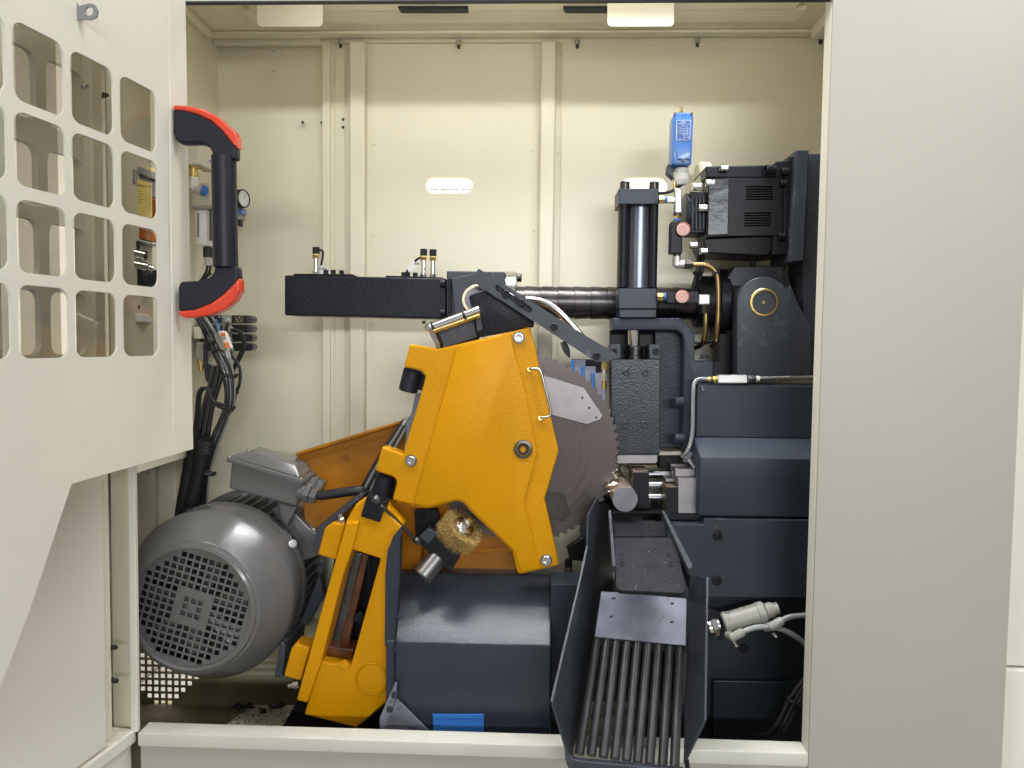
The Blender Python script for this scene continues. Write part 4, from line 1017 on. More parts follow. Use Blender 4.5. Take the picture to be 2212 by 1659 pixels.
tube('pipe', [(1494, 572, OY+.012), (1520, 572, OY+.012), (1538, 579, OY+.012), (1548, 594, OY+.012), (1551, 620, OY+.012), (1551, 670, OY+.012), (1549, 710, OY+.014), (1546, 735, OY+.03), (1538, 748, OY+.06)], px(5.4, OY), M_zinc, BP, n=14)
lathe('cable_tie', W(1546, 586, OY+.012), (.5, 0, -.6), [(px(7, OY), 0), (px(7.6, OY), .001), (px(7.6, OY), .005), (px(7, OY), .006)], M_rubber, BP, n=16)
bolt(1552, 578, OY+.005, 4, BP, M_rubber, 1.2, ax=(.3, -.3, 1), name='tie_head')
BP2 = thing('short_brass_pipe', W(1512, 752, 1.885), 'shorter brownish metal oil pipe dropping from the lower valve', 'pipe')
tube('pipe', [(1524, 676, LY+.012), (1524, 705, LY+.012), (1521, 730, LY+.02), (1515, 745, LY+.05), (1500, 752, LY+.09)], px(5.4, LY), M_zinc, BP2, n=14)
CTi = thing('small_cable', W(1520, 748, 1.91), 'thin black cable tied across the two brown pipes', 'cable')
tube('cable', [(1490, 738, 1.95), (1510, 741, 1.93), (1535, 737, 1.90), (1552, 730, 1.91)], px(2.2, 1.9), M_rubber, CTi, n=8)
tube('cable', [(1495, 750, 1.95), (1520, 744, 1.93), (1545, 735, 1.90)], px(2.0, 1.9), M_rubber, CTi, n=8)

# ================================================================ right housing
RH = thing('feed_housing', W(1630, 1118, 1.82), 'grey sheet metal housing with a bright sloping ledge on the right', 'machine cover')
def hx(u, v, y): return W(u, v, y).x
prof = [W(1504, 830, 1.87), W(1504, 944, 1.87), W(1512, 988, 1.80), W(1508, 1113, 1.80)]
x0 = W(1504, 890, 1.87).x; x1 = .84
up = [Vector((x0, 1.87, prof[0].z)), Vector((x0, 1.87, prof[1].z)), Vector((x0, 2.0, prof[1].z)), Vector((x0, 2.0, prof[0].z))]
prism('upper_panel', up, (x1-x0, 0, 0), M_grey, RH, bevel=.003)
xa = W(1510, 1050, 1.80).x
lp = [Vector((xa, 1.866, prof[1].z)), Vector((xa, 1.80, prof[2].z)), Vector((xa, 1.80, prof[3].z)), Vector((xa, 1.98, prof[3].z)), Vector((xa, 1.98, prof[1].z))]
prism('lower_hood', lp, (x1-xa, 0, 0), M_grey, RH, bevel=.003, seg=3)
for u, v in ((1518, 840), (1517, 933)): bolt(u, v, 1.869, 5, RH, M_shaft, .6)
MB = thing('machine_bed', W(1600, 1610, 1.84), 'dark blue grey machine bed with recessed bolts on the lower right', 'machine bed')
BYd = 1.795
plate('bed_front', [(1440, 1136), (1443, 1133), (1519, 1133), (1521, 1120), (1800, 1124), (1800, 1292), (1440, 1290)], BYd, .18, M_grey, MB, bevel=.003)
plate('bed_lower', [(1380, 1290), (1800, 1292), (1800, 1640), (1380, 1640)], BYd+.06, .1, M_bed, MB, bevel=.002)
plate('bed_lower_step', [(1540, 1470), (1800, 1474), (1800, 1640), (1540, 1640)], BYd+.045, .02, M_bed, MB, bevel=.003)
pbox('gap_block', 1440, 1112, 1800, 1122, BYd+.03, .1, M_black, MB, bevel=0)
for u, v, y, r in ((1550, 1157, BYd, 12), (1548, 1254, BYd, 12), (1607, 1400, BYd+.06, 13)):
    lathe('counterbore', W(u, v, y-.0004), (0, -1, 0), [(px(r+1.5, y), 0), (px(r+1.2, y), .001), (px(r, y), .001), (px(r, y), -.0)], M_greyflat, MB, n=32, cap=False)
    lathe('counterbore_floor', W(u, v, y-.0006), (0, -1, 0), [(px(r, y), 0), (0, 0.0)], M_black, MB, n=32, cap=False)
    bolt(u, v, y-.0007, r*.72, MB, M_black, .3)
cyl('screw_hole', W(1545, 1137, BYd+.001), W(1545, 1137, BYd-.0006), px(6, BYd), M_ink, MB, n=20)
# grease line
GL = thing('grease_line', W(1590, 828, 1.86), 'silver distributor block with brass nut and thin pale pipe on top of the grey housing', 'pipe')
GY = 1.865
pbox('distributor', 1551, 810, 1615, 828, GY, .02, M_alu, GL, bevel=.002)
hexnut('brass_nut', W(1528, 819, GY+.01), (1, 0, 0), px(6, GY), px(10, GY), M_brass, GL)
hexnut('brass_nut', W(1539, 819, GY+.01), (1, 0, 0), px(7.5, GY), px(12, GY), M_brass, GL)
hexnut('steel_nut', W(1615, 818, GY+.01), (1, 0, 0), px(8, GY), px(17, GY), M_dsteel, GL)
cyl('sleeve', W(1632, 818, GY+.01), W(1640, 818, GY+.01), px(6, GY), M_white, GL, n=16)
tube('right_pipe', [(1638, 817, GY+.01), (1700, 816, GY+.01), (1800, 814, GY+.01)], px(4.6, GY), M_steel, GL, n=12)
tube('left_pipe', [(1530, 819, GY+.01), (1515, 818, GY+.01), (1503, 823, GY+.005), (1498, 838, GY), (1497, 880, GY), (1496, 930, GY), (1492, 955, GY), (1484, 976, GY), (1474, 986, GY+.02)], px(4.2, GY), M_hose, GL, n=12)
for u, v in ((1556, 808), (1606, 808)): bolt(u, v+3, GY+.01, 4, GL, M_shaft, .8, ax=(0, 0, 1))

# ================================================================ vise, stock bar
SBr = thing('stock_bar', W(1350, 1107, 1.79), 'round steel bar with a freshly sawn grey face, lying in the vise', 'steel bar')
c0 = W(1350.5, 1079, 1.78); rr = px(27.5, 1.78)
cyl('bar', c0+Vector((0, .0015, 0)), c0+Vector((0, .27, 0)), rr, mat('scaly_bar_skin', (.62, .48, .40), .34, .8, bump=1.0, bscale=90, var=.35, vscale=70, grime=(.09, .045, .03), gscale=55, gthr=.52), SBr, n=44)
lathe('sawn_face', c0, (0, 1, 0), [(0, 0), (rr*.97, 0), (rr, .0014)], M_barface, SBr, n=44)
CH = thing('metal_chips', W(1328, 1050, 1.85), 'bright curled metal chips caught on the left of the steel bar', 'metal chips')
bm = bmesh.new(); random.seed(5)
for i in range(110):
    t = random.random(); u = 1322+random.uniform(-5, 12)+t*2; v = 1058-t*55; y = 1.80+.22*t
    p = W(u, v, y); a = random.uniform(0, 6.28); r = random.uniform(.004, .011)
    q = [p+Vector((math.cos(a+k*.8)*r*(1-.08*k), k*.0012, math.sin(a+k*.8)*r*(1-.08*k))) for k in range(6)]
    w = Vector((random.uniform(-.004, .004), .004, random.uniform(-.004, .004)))
    va = [bm.verts.new(x) for x in q]; vb = [bm.verts.new(x+w) for x in q]
    for k in range(5): bm.faces.new((va[k], va[k+1], vb[k+1], vb[k]))
o = finish('chip', bm, M_chip, CH, kind='stuff', ang=1)
VS = thing('vise', W(1430, 1110, 1.90), 'vise of dark and bright steel blocks on round guide rods behind the bar', 'vise')
M_jaw = mat('worn_jaw_steel', (.16, .12, .09), .4, .7, bump=.2, bscale=200, var=.25, vscale=30)
def blk(name, u0, v0, u1, v1, y, t, m, **k): return pbox(name, u0, v0, u1, v1, y, t, m, VS, **k)
blk('moving_jaw', 1367, 1018, 1402, 1087, 1.855, .085, M_jaw, bevel=.002)
blk('jaw_face_cover', 1367.5, 1021, 1402, 1087, 1.8535, .0014, M_black, bevel=0)
blk('jaw_foot', 1378, 1084, 1407, 1098, 1.853, .07, M_black, bevel=.002)
for v, y in ((1024, 1.93), (1048, 1.90), (1074, 1.89)):
    cyl('guide_rod', W(1398, v, y), W(1470, v, y), px(8.5, y), M_guide, VS, n=24)
blk('fixed_jaw', 1438, 1050, 1463, 1120, 1.835, .085, M_jaw, bevel=.002)
blk('jaw_face_cover', 1438.5, 1053, 1463, 1120, 1.8335, .0014, M_black, bevel=0)
blk('jaw_cap', 1438, 1034, 1463, 1041, 1.872, .05, M_steelmat, bevel=.001)
blk('steel_block', 1464, 1033, 1509, 1110, 1.832, .10, M_steelmat, bevel=.002)
blk('top_strip', 1458, 1013, 1502, 1030, 1.85, .05, M_steelmat, bevel=.002)
blk('top_strip', 1449, 1003, 1500, 1014, 1.905, .03, M_steelmat, bevel=.002)
plate('stop_finger', [(1484, 994), (1489, 991), (1504, 1008), (1500, 1016)], 1.845, .01, M_steelmat, VS, bevel=.001)
plate('stop_carrier', [(1478, 985), (1490, 975), (1500, 980), (1504, 1000), (1486, 1000), (1478, 1000)], 1.89, .03, M_plate, VS, bevel=.002)
bolt(1496, 988, 1.889, 4, VS, M_black, .6)
blk('cream_block', 1422, 976, 1473, 984, 1.94, .06, M_beige, bevel=.002)
blk('dark_block', 1424, 985, 1470, 1012, 1.937, .05, M_black, bevel=.002)
blk('wooden_coloured_block', 1358, 1004, 1420, 1012, 1.945, .05, M_jaw, bevel=.001)
blk('base_plate', 1322, 1104, 1436, 1110, 1.86, .17, M_spec, bevel=.001)
blk('bed_block', 1322, 1112, 1438, 1124, 2.03, .05, M_black, bevel=.001)
for u, v in ((1395, 1098), (1404, 1103)):
    c = W(u, v, 1.90); c.z = Z(1400, 1104, 1.86)
    cyl('screw_hole', c-Vector((0, 0, .001)), c+Vector((0, 0, .0006)), px(6, 1.9), M_ink, VS, n=18)

# ================================================================ discharge chute
CHU = thing('discharge_chute', W(1370, 1650, 1.50), 'dark steel discharge chute leading down and forward over the sill', 'chute')
zA = W(1360, 1640, 1.50); zB = W(1385, 1390, 1.66)
sl_ = (zB.z-zA.z)/(.16)
rn_ = Vector((0, -sl_, 1)).normalized()                     # normal of the ramp plane (slopes towards the viewer)
def RP(u, v, off=0): return WP(u, v, Vector((0, 1.5, zA.z))+rn_*off, rn_)
def rplate(name, pts, off, t, m, holes=(), **k):
    return prism(name, [RP(u, v, off) for u, v in pts], -rn_*t, m, CHU, holes=[[RP(u, v, off) for u, v in h] for h in holes], **k)
# top plates
zt1 = -.4565
n_up = Vector((0, 0, 1)); p1 = Vector((0, 0, W(1380, 1157, 1.667).z))
def FPn(u, v): return WP(u, v, p1, n_up)
t1 = prism('entry_plate', [FPn(u, v) for u, v in ((1322, 1117), (1386, 1117), (1390, 1126), (1433, 1126), (1441, 1157), (1327, 1157))], (0, 0, -.012), M_spec, CHU, bevel=.001)
for u, v in ((1410, 1131), (1412, 1146)):
    cyl('screw_hole', FPn(u, v)-Vector((0, 0, .002)), FPn(u, v)+Vector((0, 0, .0006)), px(5.5, 1.85), M_ink, t1, n=16)
q0, q1 = W(1390, 1161, 1.655), W(1400, 1278, 1.50)
n2 = Vector((0, -(q0.z-q1.z)/(q0.y-q1.y), 1)).normalized()
def R2(u, v): return WP(u, v, q0, n2)
t2 = prism('upper_plate', [R2(u, v) for u, v in ((1327, 1161), (1459, 1161), (1481, 1268), (1479, 1276), (1472, 1281), (1340, 1275), (1333, 1271), (1330, 1262))], -n2*.010, M_spec, CHU, bevel=.0015)
for u, v in ((1342, 1196), (1446, 1198), (1345, 1218), (1450, 1220)):
    bolt(0, 0, 0, 6.8, t2, M_black, .25, ax=n2, pos=R2(u, v))
prism('plate_web', [R2(1331, 1262)-n2*.011, R2(1478, 1268)-n2*.011, R2(1456, 1170)-n2*.011, R2(1330, 1170)-n2*.011], (0, .03, -.012), M_black, CHU, bevel=0)
hh = [[(u+4.2*math.cos(a*.7854), v+2.4*math.sin(a*.7854)) for a in range(8)] for u, v in ((1326, 1293), (1321, 1332), (1452, 1304), (1451, 1344))]
rplate('lower_plate', [(1299, 1278), (1326, 1279), (1483, 1293), (1481, 1394), (1285, 1375)], .0, .006, M_plate, holes=hh)
rplate('plate_edge', [(1285, 1374.6), (1481, 1393.6), (1481, 1399), (1285, 1380)], -.0062, .004, M_black, bevel=0)
rplate('under_plate', [(1290, 1392), (1486, 1412), (1478, 1518), (1262, 1512)], -.034, .006, M_black, bevel=.001)
tops = [(1291, 1384), (1312, 1385), (1332, 1386), (1355, 1388), (1377, 1391), (1400, 1394), (1422, 1397), (1446, 1400), (1468, 1403)]
bots = [(1251, 1630), (1277, 1633), (1303, 1637), (1328, 1641), (1353, 1645), (1377, 1649), (1403, 1652), (1431, 1656), (1457, 1659)]
for t, b in zip(tops, bots):
    cyl('roller_rod', RP(*b, -.014), RP(t[0], t[1]-6, -.014), .0098, M_rod, CHU, n=22, bevel=.001)
# bright dust and small chips lying on the plates
bm = bmesh.new(); random.seed(11)
for i in range(420):
    k = random.random()
    if k < .72: u = random.uniform(1336, 1470); p = R2(u, random.uniform(1166, 1272))+n2*.0006
    elif k < .86: p = FPn(random.uniform(1332, 1428), random.uniform(1128, 1154))+Vector((0, 0, .0006))
    else: p = RP(random.uniform(1300, 1470), random.uniform(1300, 1372), .0006)
    s = random.uniform(.0004, .0013)
    e = [Vector((random.uniform(-1, 1), random.uniform(-1, 1), random.uniform(0, .5)))*s for _ in range(3)]
    bm.faces.new([bm.verts.new(p+q) for q in e])
finish('metal_dust', bm, M_steel, CHU, kind='stuff', ang=1)
# side plates
def side(name, quad, th, m, **k):
    n = (quad[1]-quad[0]).cross(quad[-1]-quad[0]).normalized()
    return prism(name, quad, n*th, m, CHU, **k)
psi = R(13.9)
Pl0 = W(1257, 1244, 1.66); ln = Vector((math.cos(psi), -math.sin(psi), 0))
def PL(u, v): return WP(u, v, Pl0, ln)
prism('left_side_plate', [PL(u, v) for u, v in ((1311, 1040), (1272, 1112), (1270, 1180), (1257, 1244), (1194, 1515), (1222, 1610), (1236, 1655), (1250, 1655), (1262, 1560), (1298, 1378), (1332, 1280), (1328, 1130), (1322, 1046))], -ln*.005, M_greyflat, CHU, bevel=.0008)
T0, T1, B1, B0, F0 = W(1526, 1246, 1.66), W(1521, 1556, 1.45), W(1476, 1650, 1.475), W(1484, 1395, 1.66), W(1488, 1242, 1.75)
prism('right_side_plate', [F0, T0, T1, B1, B0], (.005, 0, 0), M_greyflat, CHU, bevel=.0008)
tr = [W(1496, 1240, 1.735), W(1526, 1246, 1.66)]
prism('left_guide_rail', [W(u, v, 1.72) for u, v in ((1314, 1101), (1320, 1101))]+[W(u, v, 1.54) for u, v in ((1331, 1222), (1323, 1222))], (0, .004, -.014), M_greyflat, CHU, bevel=.001)
prism('right_guide_rail', [W(u, v, 1.72) for u, v in ((1430, 1104), (1436, 1104))]+[W(u, v, 1.54) for u, v in ((1496, 1220), (1494, 1229), (1487, 1228))], (0, .004, -.014), M_greyflat, CHU, bevel=.001)
prism('right_guide_web', [W(1434, 1112, 1.725), W(1491, 1230, 1.545), W(1489, 1280, 1.545), W(1456, 1162, 1.725)], (.003, 0, 0), M_black, CHU, bevel=0)
plate('front_lip', [(1220, 1604), (1226, 1624), (1234, 1638), (1250, 1643), (1479, 1664), (1490, 1700), (1250, 1690), (1232, 1676), (1221, 1640)], 1.468, .014, M_greyflat, CHU, bevel=.003)
plate('corner_lug', [(1481, 1644), (1489, 1642), (1491, 1664), (1484, 1680)], 1.47, .02, M_black, CHU, bevel=.002)
# ================================================================ chip hood in the middle
HO = thing('chip_hood', W(1010, 1580, 1.75), 'dark grey sheet metal chip hood with a bright sloping top under the saw head', 'machine cover')
ua, ub = 833, 1190
hx0, hx1 = W(ua, 1450, 1.70).x, W(ub, 1450, 1.70).x
zt_, zbk = Z(1010, 1391, 1.70), Z(1010, 1240, 1.87)
hp = [Vector((hx0, 1.70, Z(1010, 1640, 1.70))), Vector((hx0, 1.70, zt_)), Vector((hx0, 1.87, zbk)), Vector((hx0, 1.95, zbk)), Vector((hx0, 1.95, Z(1010, 1640, 1.70)))]
M_hood = mat('glossy_hood_paint', (.030, .037, .052), .20, bump=.5, bscale=380, var=.10, spec=.35)
prism('hood_body', hp, (hx1-hx0, 0, 0), M_hood, HO, bevel=.004, seg=3)
plate('left_wing_plate', [(868, 1136), (850, 1158), (837, 1190), (832, 1240), (831, 1396), (852, 1396), (858, 1330), (866, 1240)], 1.705, .006, M_grey, HO, bevel=.001)
tube('weld_seam', [(867, 1160, 1.703), (866, 1240, 1.702), (860, 1330, 1.699), (853, 1400, 1.697), (853, 1500, 1.697)], .0018, M_black, HO, n=6, sub=2)
for u, v in ((861, 1332), (853, 1403)): lathe('weld_drop', W(u, v, 1.698), (0, -1, 0), [(px(5, 1.7), -.001), (px(4, 1.7), .002), (0, .003)], M_grey, HO, n=10)
plate('right_panel', [(1190, 1262), (1262, 1262), (1262, 1640), (1190, 1640)], 1.76, .1, M_grey, HO, bevel=.002)
plate('right_ledge', [(1190, 1256), (1250, 1250), (1256, 1280), (1190, 1294)], 1.80, .06, M_grey, HO, bevel=.003)
br_ = thing('corner_bracket', W(870, 1576, 1.68), 'bent grey sheet bracket with two bolts at the foot of the chip hood', 'bracket')
plate('gusset', [(857, 1509), (926, 1578), (820, 1578), (835, 1560)], 1.688, .004, M_plate, br_, bevel=.0008)
plate('flange', [(854, 1473), (857, 1476), (856, 1505), (832, 1578), (820, 1578), (820, 1551)], 1.678, .004, M_plate, br_, bevel=.0008)
for u, v in ((852, 1500), (841, 1531)): bolt(u, v, 1.680, 7, br_, M_greyflat, 1.0, ax=(.8, -.6, 0), hexhead=True)
TP = thing('blue_tape', W(990, 1578, 1.69), 'strip of bright blue tape folded over on the hood front above the sill', 'tape')
plate('strip', [(935, 1551), (1045, 1551), (1045, 1590), (936, 1590)], 1.6965, .0022, M_tape, TP, bevel=.0004)
plate('folded_edge', [(934, 1543), (1045, 1543), (1045, 1552), (935, 1552)], 1.694, .004, M_tape, TP, bevel=.001)
# black sliding shoe between blade and chute
SS = thing('chip_deflector', W(1230, 1205, 1.90), 'black chip deflector below the blade at the lower right of the cover', 'deflector')
plate('plate', [(1225, 1185), (1262, 1160), (1270, 1155), (1275, 1215), (1230, 1210)], 1.90, .03, M_black, SS, bevel=.002)
tube('rubber_edge', [(1224, 1184, 1.895), (1245, 1172, 1.895), (1266, 1160, 1.895)], .004, M_rubber, SS, n=8)
vcyl('post', 1228, 1208, 1236, 1.91, 8, M_black, SS)
cyl('knob', W(1228, 1236, 1.90), W(1228, 1236, 1.885), px(10, 1.9), M_rubber, SS, n=16)
plate('spacer', [(1258, 1120), (1266, 1116), (1272, 1122), (1270, 1160), (1258, 1164), (1252, 1150)], 1.915, .02, M_dsteel, SS, bevel=.002)
# floor ledge and litter
LG = plate('floor_ledge', [(468, 1572), (544, 1522), (640, 1522), (640, 1572)], 1.74, .01, M_creamdirt, bevel=0, label='soiled cream ledge on the chamber floor below the motor', cat='ledge')
bpy.data.objects.remove(LG)
zl_ = Z(590, 1524, 1.93)
lgp = [WP(u, v, Vector((0, 0, zl_)), n_up) for u, v in ((470, 1578), (545, 1522), (642, 1522), (600, 1578))]
prism('floor_ledge', lgp, (0, 0, -.02), M_creamdirt, bevel=.002, label='soiled cream ledge on the chamber floor below the motor', cat='ledge')
random.seed(3)
for k, (u, v) in enumerate(((514, 1530), (528, 1533), (545, 1528), (592, 1528), (604, 1526), (562, 1540))):
    p = WP(u, v, Vector((0, 0, zl_)), n_up)
    bm = bmesh.new(); pts = [p+Vector((.012*math.cos(i*.7+k), .010*math.sin(i*.7+k), .004+.002*(i % 2)))*1 for i in range(8-k % 3)]
    add_tube(bm, pts, .0035, 6, 2)
    finish('metal_scrap', bm, M_rubber, label=('curled black scrap ring on the ledge', 'black scrap lump next to the scrap ring', 'short black scrap on the left of the ledge', 'hook-shaped black scrap near the yellow bracket', 'small black scrap nearest the yellow bracket', 'black scrap lying in the middle of the ledge')[k], cat='scrap', group='scraps on the ledge')
bm = bmesh.new()
for i in range(90):
    p = WP(random.uniform(490, 625), random.uniform(1526, 1572), Vector((0, 0, zl_+.0005)), n_up); s = random.uniform(.0008, .0028)
    add_lathe(bm, p, Vector((0, 0, 1)), [(s, 0), (s*.7, s*.6), (0, s*.7)], 5)
finish('swarf', bm, M_rubber, kind='stuff')

# ================================================================ lower right air cylinder
AC = thing('air_cylinder', W(1600, 1395, 1.79), 'small beige air cylinder with clear hoses on the lower right', 'cylinder')
AY = 1.79
a, b = W(1562, 1347, AY), W(1650, 1322, AY); d = (b-a).normalized()
lathe('barrel', a, d, [(px(21, AY), 0), (px(24, AY), .003), (px(24, AY), .012), (px(22.5, AY), .014), (px(22.5, AY), (b-a).length-.016), (px(24, AY), (b-a).length-.014), (px(24, AY), (b-a).length), (px(17, AY), (b-a).length+.006)], M_lgrey, AC, n=36)
lathe('end_cap', b+d*.004, d, [(px(17, AY), 0), (px(17, AY), .014), (px(13, AY), .022), (px(13, AY), .030), (0, .030)], M_lgrey, AC, n=28)
hexnut('mounting_nut', a-d*px(26, AY), d, px(22, AY), px(13, AY), M_steel, AC)
lathe('nose', a-d*px(36, AY), d, [(px(13, AY), 0), (px(17, AY), .004), (px(17, AY), .012), (px(14, AY), .03)], M_steel, AC, n=24)
cyl('piston_rod', a-d*px(60, AY), a-d*px(30, AY), px(7, AY), M_chrome, AC, n=18)
plate('angle_bracket', [(1526, 1312), (1555, 1323), (1561, 1330), (1561, 1385), (1553, 1383), (1550, 1372), (1526, 1366)], AY-.002, .012, M_black, AC, bevel=.002)
def elbow(u0, v0, u1, v1, u2, v2):
    p, q, r = W(u0, v0, AY-.02), W(u1, v1, AY-.035), W(u2, v2, AY-.035)
    e = lathe('elbow_fitting', p, q-p, [(px(8, AY), 0), (px(9, AY), .003), (px(9, AY), (q-p).length)], M_lgrey, AC, n=18)
    d2 = (r-q)
    lathe('push_collar', q, d2, [(px(9, AY), -.006), (px(9.5, AY), .0), (px(9.5, AY), d2.length*.8), (px(8, AY), d2.length)], M_lgrey, AC, n=18)
elbow(1571, 1370, 1583, 1376, 1606, 1364)
elbow(1652, 1356, 1668, 1352, 1690, 1340)
a = W(1582, 1380, AY-.035); b = W(1592, 1398, AY-.035)
lathe('speed_screw', a, b-a, [(px(5, AY), 0), (px(5, AY), .007), (px(3.4, AY), .008), (px(3.4, AY), .012), (px(4.6, AY), .013), (px(4.6, AY), .02), (0, .021)], M_steel, AC, n=12)
lathe('speed_screw', W(1668, 1366, AY-.03), (.5, 0, -.5), [(px(4, AY), 0), (px(4, AY), .008), (px(3, AY), .009), (px(4, AY), .014), (0, .016)], M_steel, AC, n=12)
AH = thing('lower_air_hose', W(1700, 1390, 1.76), 'clear hose arching from the front fitting of the air cylinder to the right', 'hose')
tube('hose', [(1604, 1365, AY-.035), (1630, 1356, AY-.036), (1660, 1354, AY-.036), (1690, 1360, AY-.034), (1720, 1376, AY-.03), (1745, 1398, AY-.02), (1765, 1425, AY-.01)], px(6, AY), M_hose, AH, n=14)
AH2 = thing('upper_air_hose', W(1710, 1335, 1.76), 'short clear hose from the rear fitting of the air cylinder to the right wall', 'hose')
tube('hose', [(1686, 1342, AY-.035), (1702, 1334, AY-.033), (1725, 1330, AY-.03), (1760, 1328, AY-.02)], px(6, AY), M_hose, AH2, n=14)
FH = thing('floor_hose_bundle', W(1680, 1590, 1.78), 'black hoses bundled by a tie bending down to the floor at the lower right corner', 'hose')
for k, o in enumerate((-13, 0, 10)):
    tube('hose', [(1762+o*.3, 1440, 1.80), (1738+o*.6, 1476, 1.79), (1716+o, 1514, 1.785), (1698+o, 1552, 1.78), (1678+o, 1580, 1.78), (1650+o, 1592+k*2, 1.79), (1620+o, 1588, 1.82)], px(5, 1.79), M_rubber if k != 1 else mat('black_glossy_hose', (.02, .02, .022), .15, var=.1, coat=.6), FH, n=12)
lathe('cable_tie', W(1712, 1516, 1.785), (W(1716, 1510, 1.785)-W(1708, 1524, 1.785)), [(px(17, 1.79), 0), (px(17.6, 1.79), .001), (px(17.6, 1.79), .004), (px(17, 1.79), .005)], M_rubber, FH, n=20)

# ================================================================ air preparation on the left wall
def wb(name, u0, v0, u1, v1, y, t, m, par, **k): return pbox(name, u0, v0, u1, v1, y, t, m, par, **k)
FR = thing('air_filter_unit', W(440, 575, 1.92), 'beige air filter and regulator unit seen behind the door handle', 'air filter')
FYa = 1.90
wb('pressure_block', 405, 306, 432, 355, FYa-.02, .09, M_beige, FR, bevel=.003)
plate('print_mark', [(448.5, 343), (455, 346.5), (455, 350), (448.5, 346.5)], FYa+.03, .0005, M_tape, FR, bevel=0)
vcyl('brass_nut', 420, 354, 364, FYa+.01, 14, M_brass, FR, 6)
vcyl('brass_thread', 419, 363, 384, FYa+.01, 9, M_brass, FR)
vcyl('silver_elbow', 419, 384, 410, FYa+.01, 13, M_alu, FR)
wb('white_label', 413, 388, 428, 402, FYa-.014, .0006, M_white, FR, bevel=0)
cyl('elbow_arm', W(419, 404, FYa+.01), W(438, 412, FYa+.01), px(11, FYa), M_alu, FR, n=18)
hexnut('nut', W(437, 411, FYa+.01), (1, 0, -.25), px(11, FYa), px(9, FYa), M_tape, FR, n=16)
wb('regulator_body', 414, 394, 455, 446, FYa+.035, .07, M_beige, FR, bevel=.004)
wb('body_joint', 414, 446, 466, 450, FYa+.02, .09, M_lgrey, FR, bevel=.002)
c = W(444, 533, FYa+.06)
lathe('bowl', c, (0, 0, 1), [(px(8, FYa), -px(1, FYa)), (px(17, FYa), px(1, FYa)), (px(21, FYa), px(8, FYa)), (px(21, FYa), px(84, FYa))], M_white, FR, n=32)
wb('sight_glass', 452, 452, 458, 520, FYa+.035, .004, M_dsteel, FR, bevel=.001)
wb('sight_glass', 426, 460, 430, 512, FYa+.036, .004, M_dsteel, FR, bevel=.001)
vcyl('drain_nut', 449, 535, 556, FYa+.06, 10, M_rubber, FR, 14)
vcyl('drain_fitting', 449, 556, 574, FYa+.06, 7.5, M_steel, FR, 6)
for o in (0, 7): tube('drain_hose', [(448+o, 573, FYa+.06), (446+o, 585, FYa+.06), (438+o, 600, FYa+.06), (428+o, 612, FYa+.06), (418+o, 622, FYa+.06)], px(3, FYa), M_rubber, FR, n=8)
tube('loop_hose', [(456, 590, FYa+.07), (446, 598, FYa+.07), (434, 606, FYa+.07), (424, 616, FYa+.07)], px(3, FYa), M_rubber, FR, n=8)
GA = thing('pressure_gauge', W(522, 450, 1.98), 'small round black pressure gauge with a white dial right of the handle', 'gauge')
gc = W(514, 430, 1.98); gax = Vector((.94, -.34, 0))
lathe('case', gc, gax, [(px(20, 1.98), 0), (px(20, 1.98), px(15, 1.98)), (px(19, 1.98), px(17, 1.98)), (px(17.4, 1.98), px(17, 1.98)), (px(17, 1.98), px(15.4, 1.98))], M_rubber, GA, n=36, cap=False)
dial = lathe('dial', gc, gax, [(px(17.2, 1.98), px(15, 1.98)), (0, px(15.01, 1.98))], M_white, GA, n=36, cap=False)
gx_, gy_, gz_ = frame(gax)
for k in range(9):
    a = R(-40+k*32.5); c = gc+gz_*px(15.3, 1.98)+(gx_*math.cos(a)+gy_*math.sin(a))*px(13.5, 1.98); dvec = (gx_*math.cos(a)+gy_*math.sin(a))
    cyl('dial_tick', c-dvec*px(1.6, 1.98), c+dvec*px(1.6, 1.98), px(.4, 1.98), M_ink, dial, n=4)
cyl('needle', gc+gz_*px(15.6, 1.98), gc+gz_*px(15.6, 1.98)+(gx_*.5+gy_*.86)*px(11, 1.98), px(.5, 1.98), M_ink, dial, n=5)
wb('blue_mount', 513, 449, 524, 462, 1.99, .03, M_blue, GA, bevel=.002)
wb('grey_mount', 510, 462, 521, 474, 1.995, .03, M_lgrey, GA, bevel=.002)
wb('black_stem', 512, 474, 519, 488, 2.0, .02, M_rubber, GA, bevel=.002)

# valve island
VI = thing('valve_island', W(490, 760, 1.98), 'black four-row pneumatic valve block with hose plugs below the handle', 'valve block')
IY = 1.98
for k in range(4):
    v = 680+k*20
    s = wb('valve_body', 430, v+.5, 478, v+18.5, IY, .045, M_rubber, VI, bevel=.001)
    wb('valve_middle', 478.5, v+.5, 500, v+18.5, IY+.003, .045, M_lgrey, VI, bevel=.001)
    wb('valve_coil', 500.5, v+1, 532, v+18, IY+.002, .045, M_rubber, VI, bevel=.001)
    plate('end_tab', [(532.5, v+1), (542, v+2), (547, v+7), (547, v+13), (542, v+18), (532.5, v+18)], IY+.004, .03, M_dsteel, VI, bevel=.001)
    cyl('tab_hole', W(540, v+9.5, IY+.0045), W(540, v+9.5, IY+.0035), px(2.4, IY), M_ink, VI, n=10)
    bolt(474, v+5, IY-.0005, 2.4, VI, M_steel, .4, name='screw')
lathe('blue_button', W(483, 689, IY+.003), (0, -1, 0), [(px(2.6, IY), 0), (px(2.6, IY), .001), (0, .001)], M_tape, VI, n=14)
wb('coil_window', 507, 683, 526, 698, IY+.001, .002, M_jaw, VI, bevel=0)
for u, v in ((512, 690), (518, 686), (522, 692), (514, 694)): lathe('coil_pin', W(u, v, IY+.0012), (0, -1, 0), [(px(2, IY), 0), (px(1.4, IY), .002), (0, .002)], M_steel, VI, n=8)
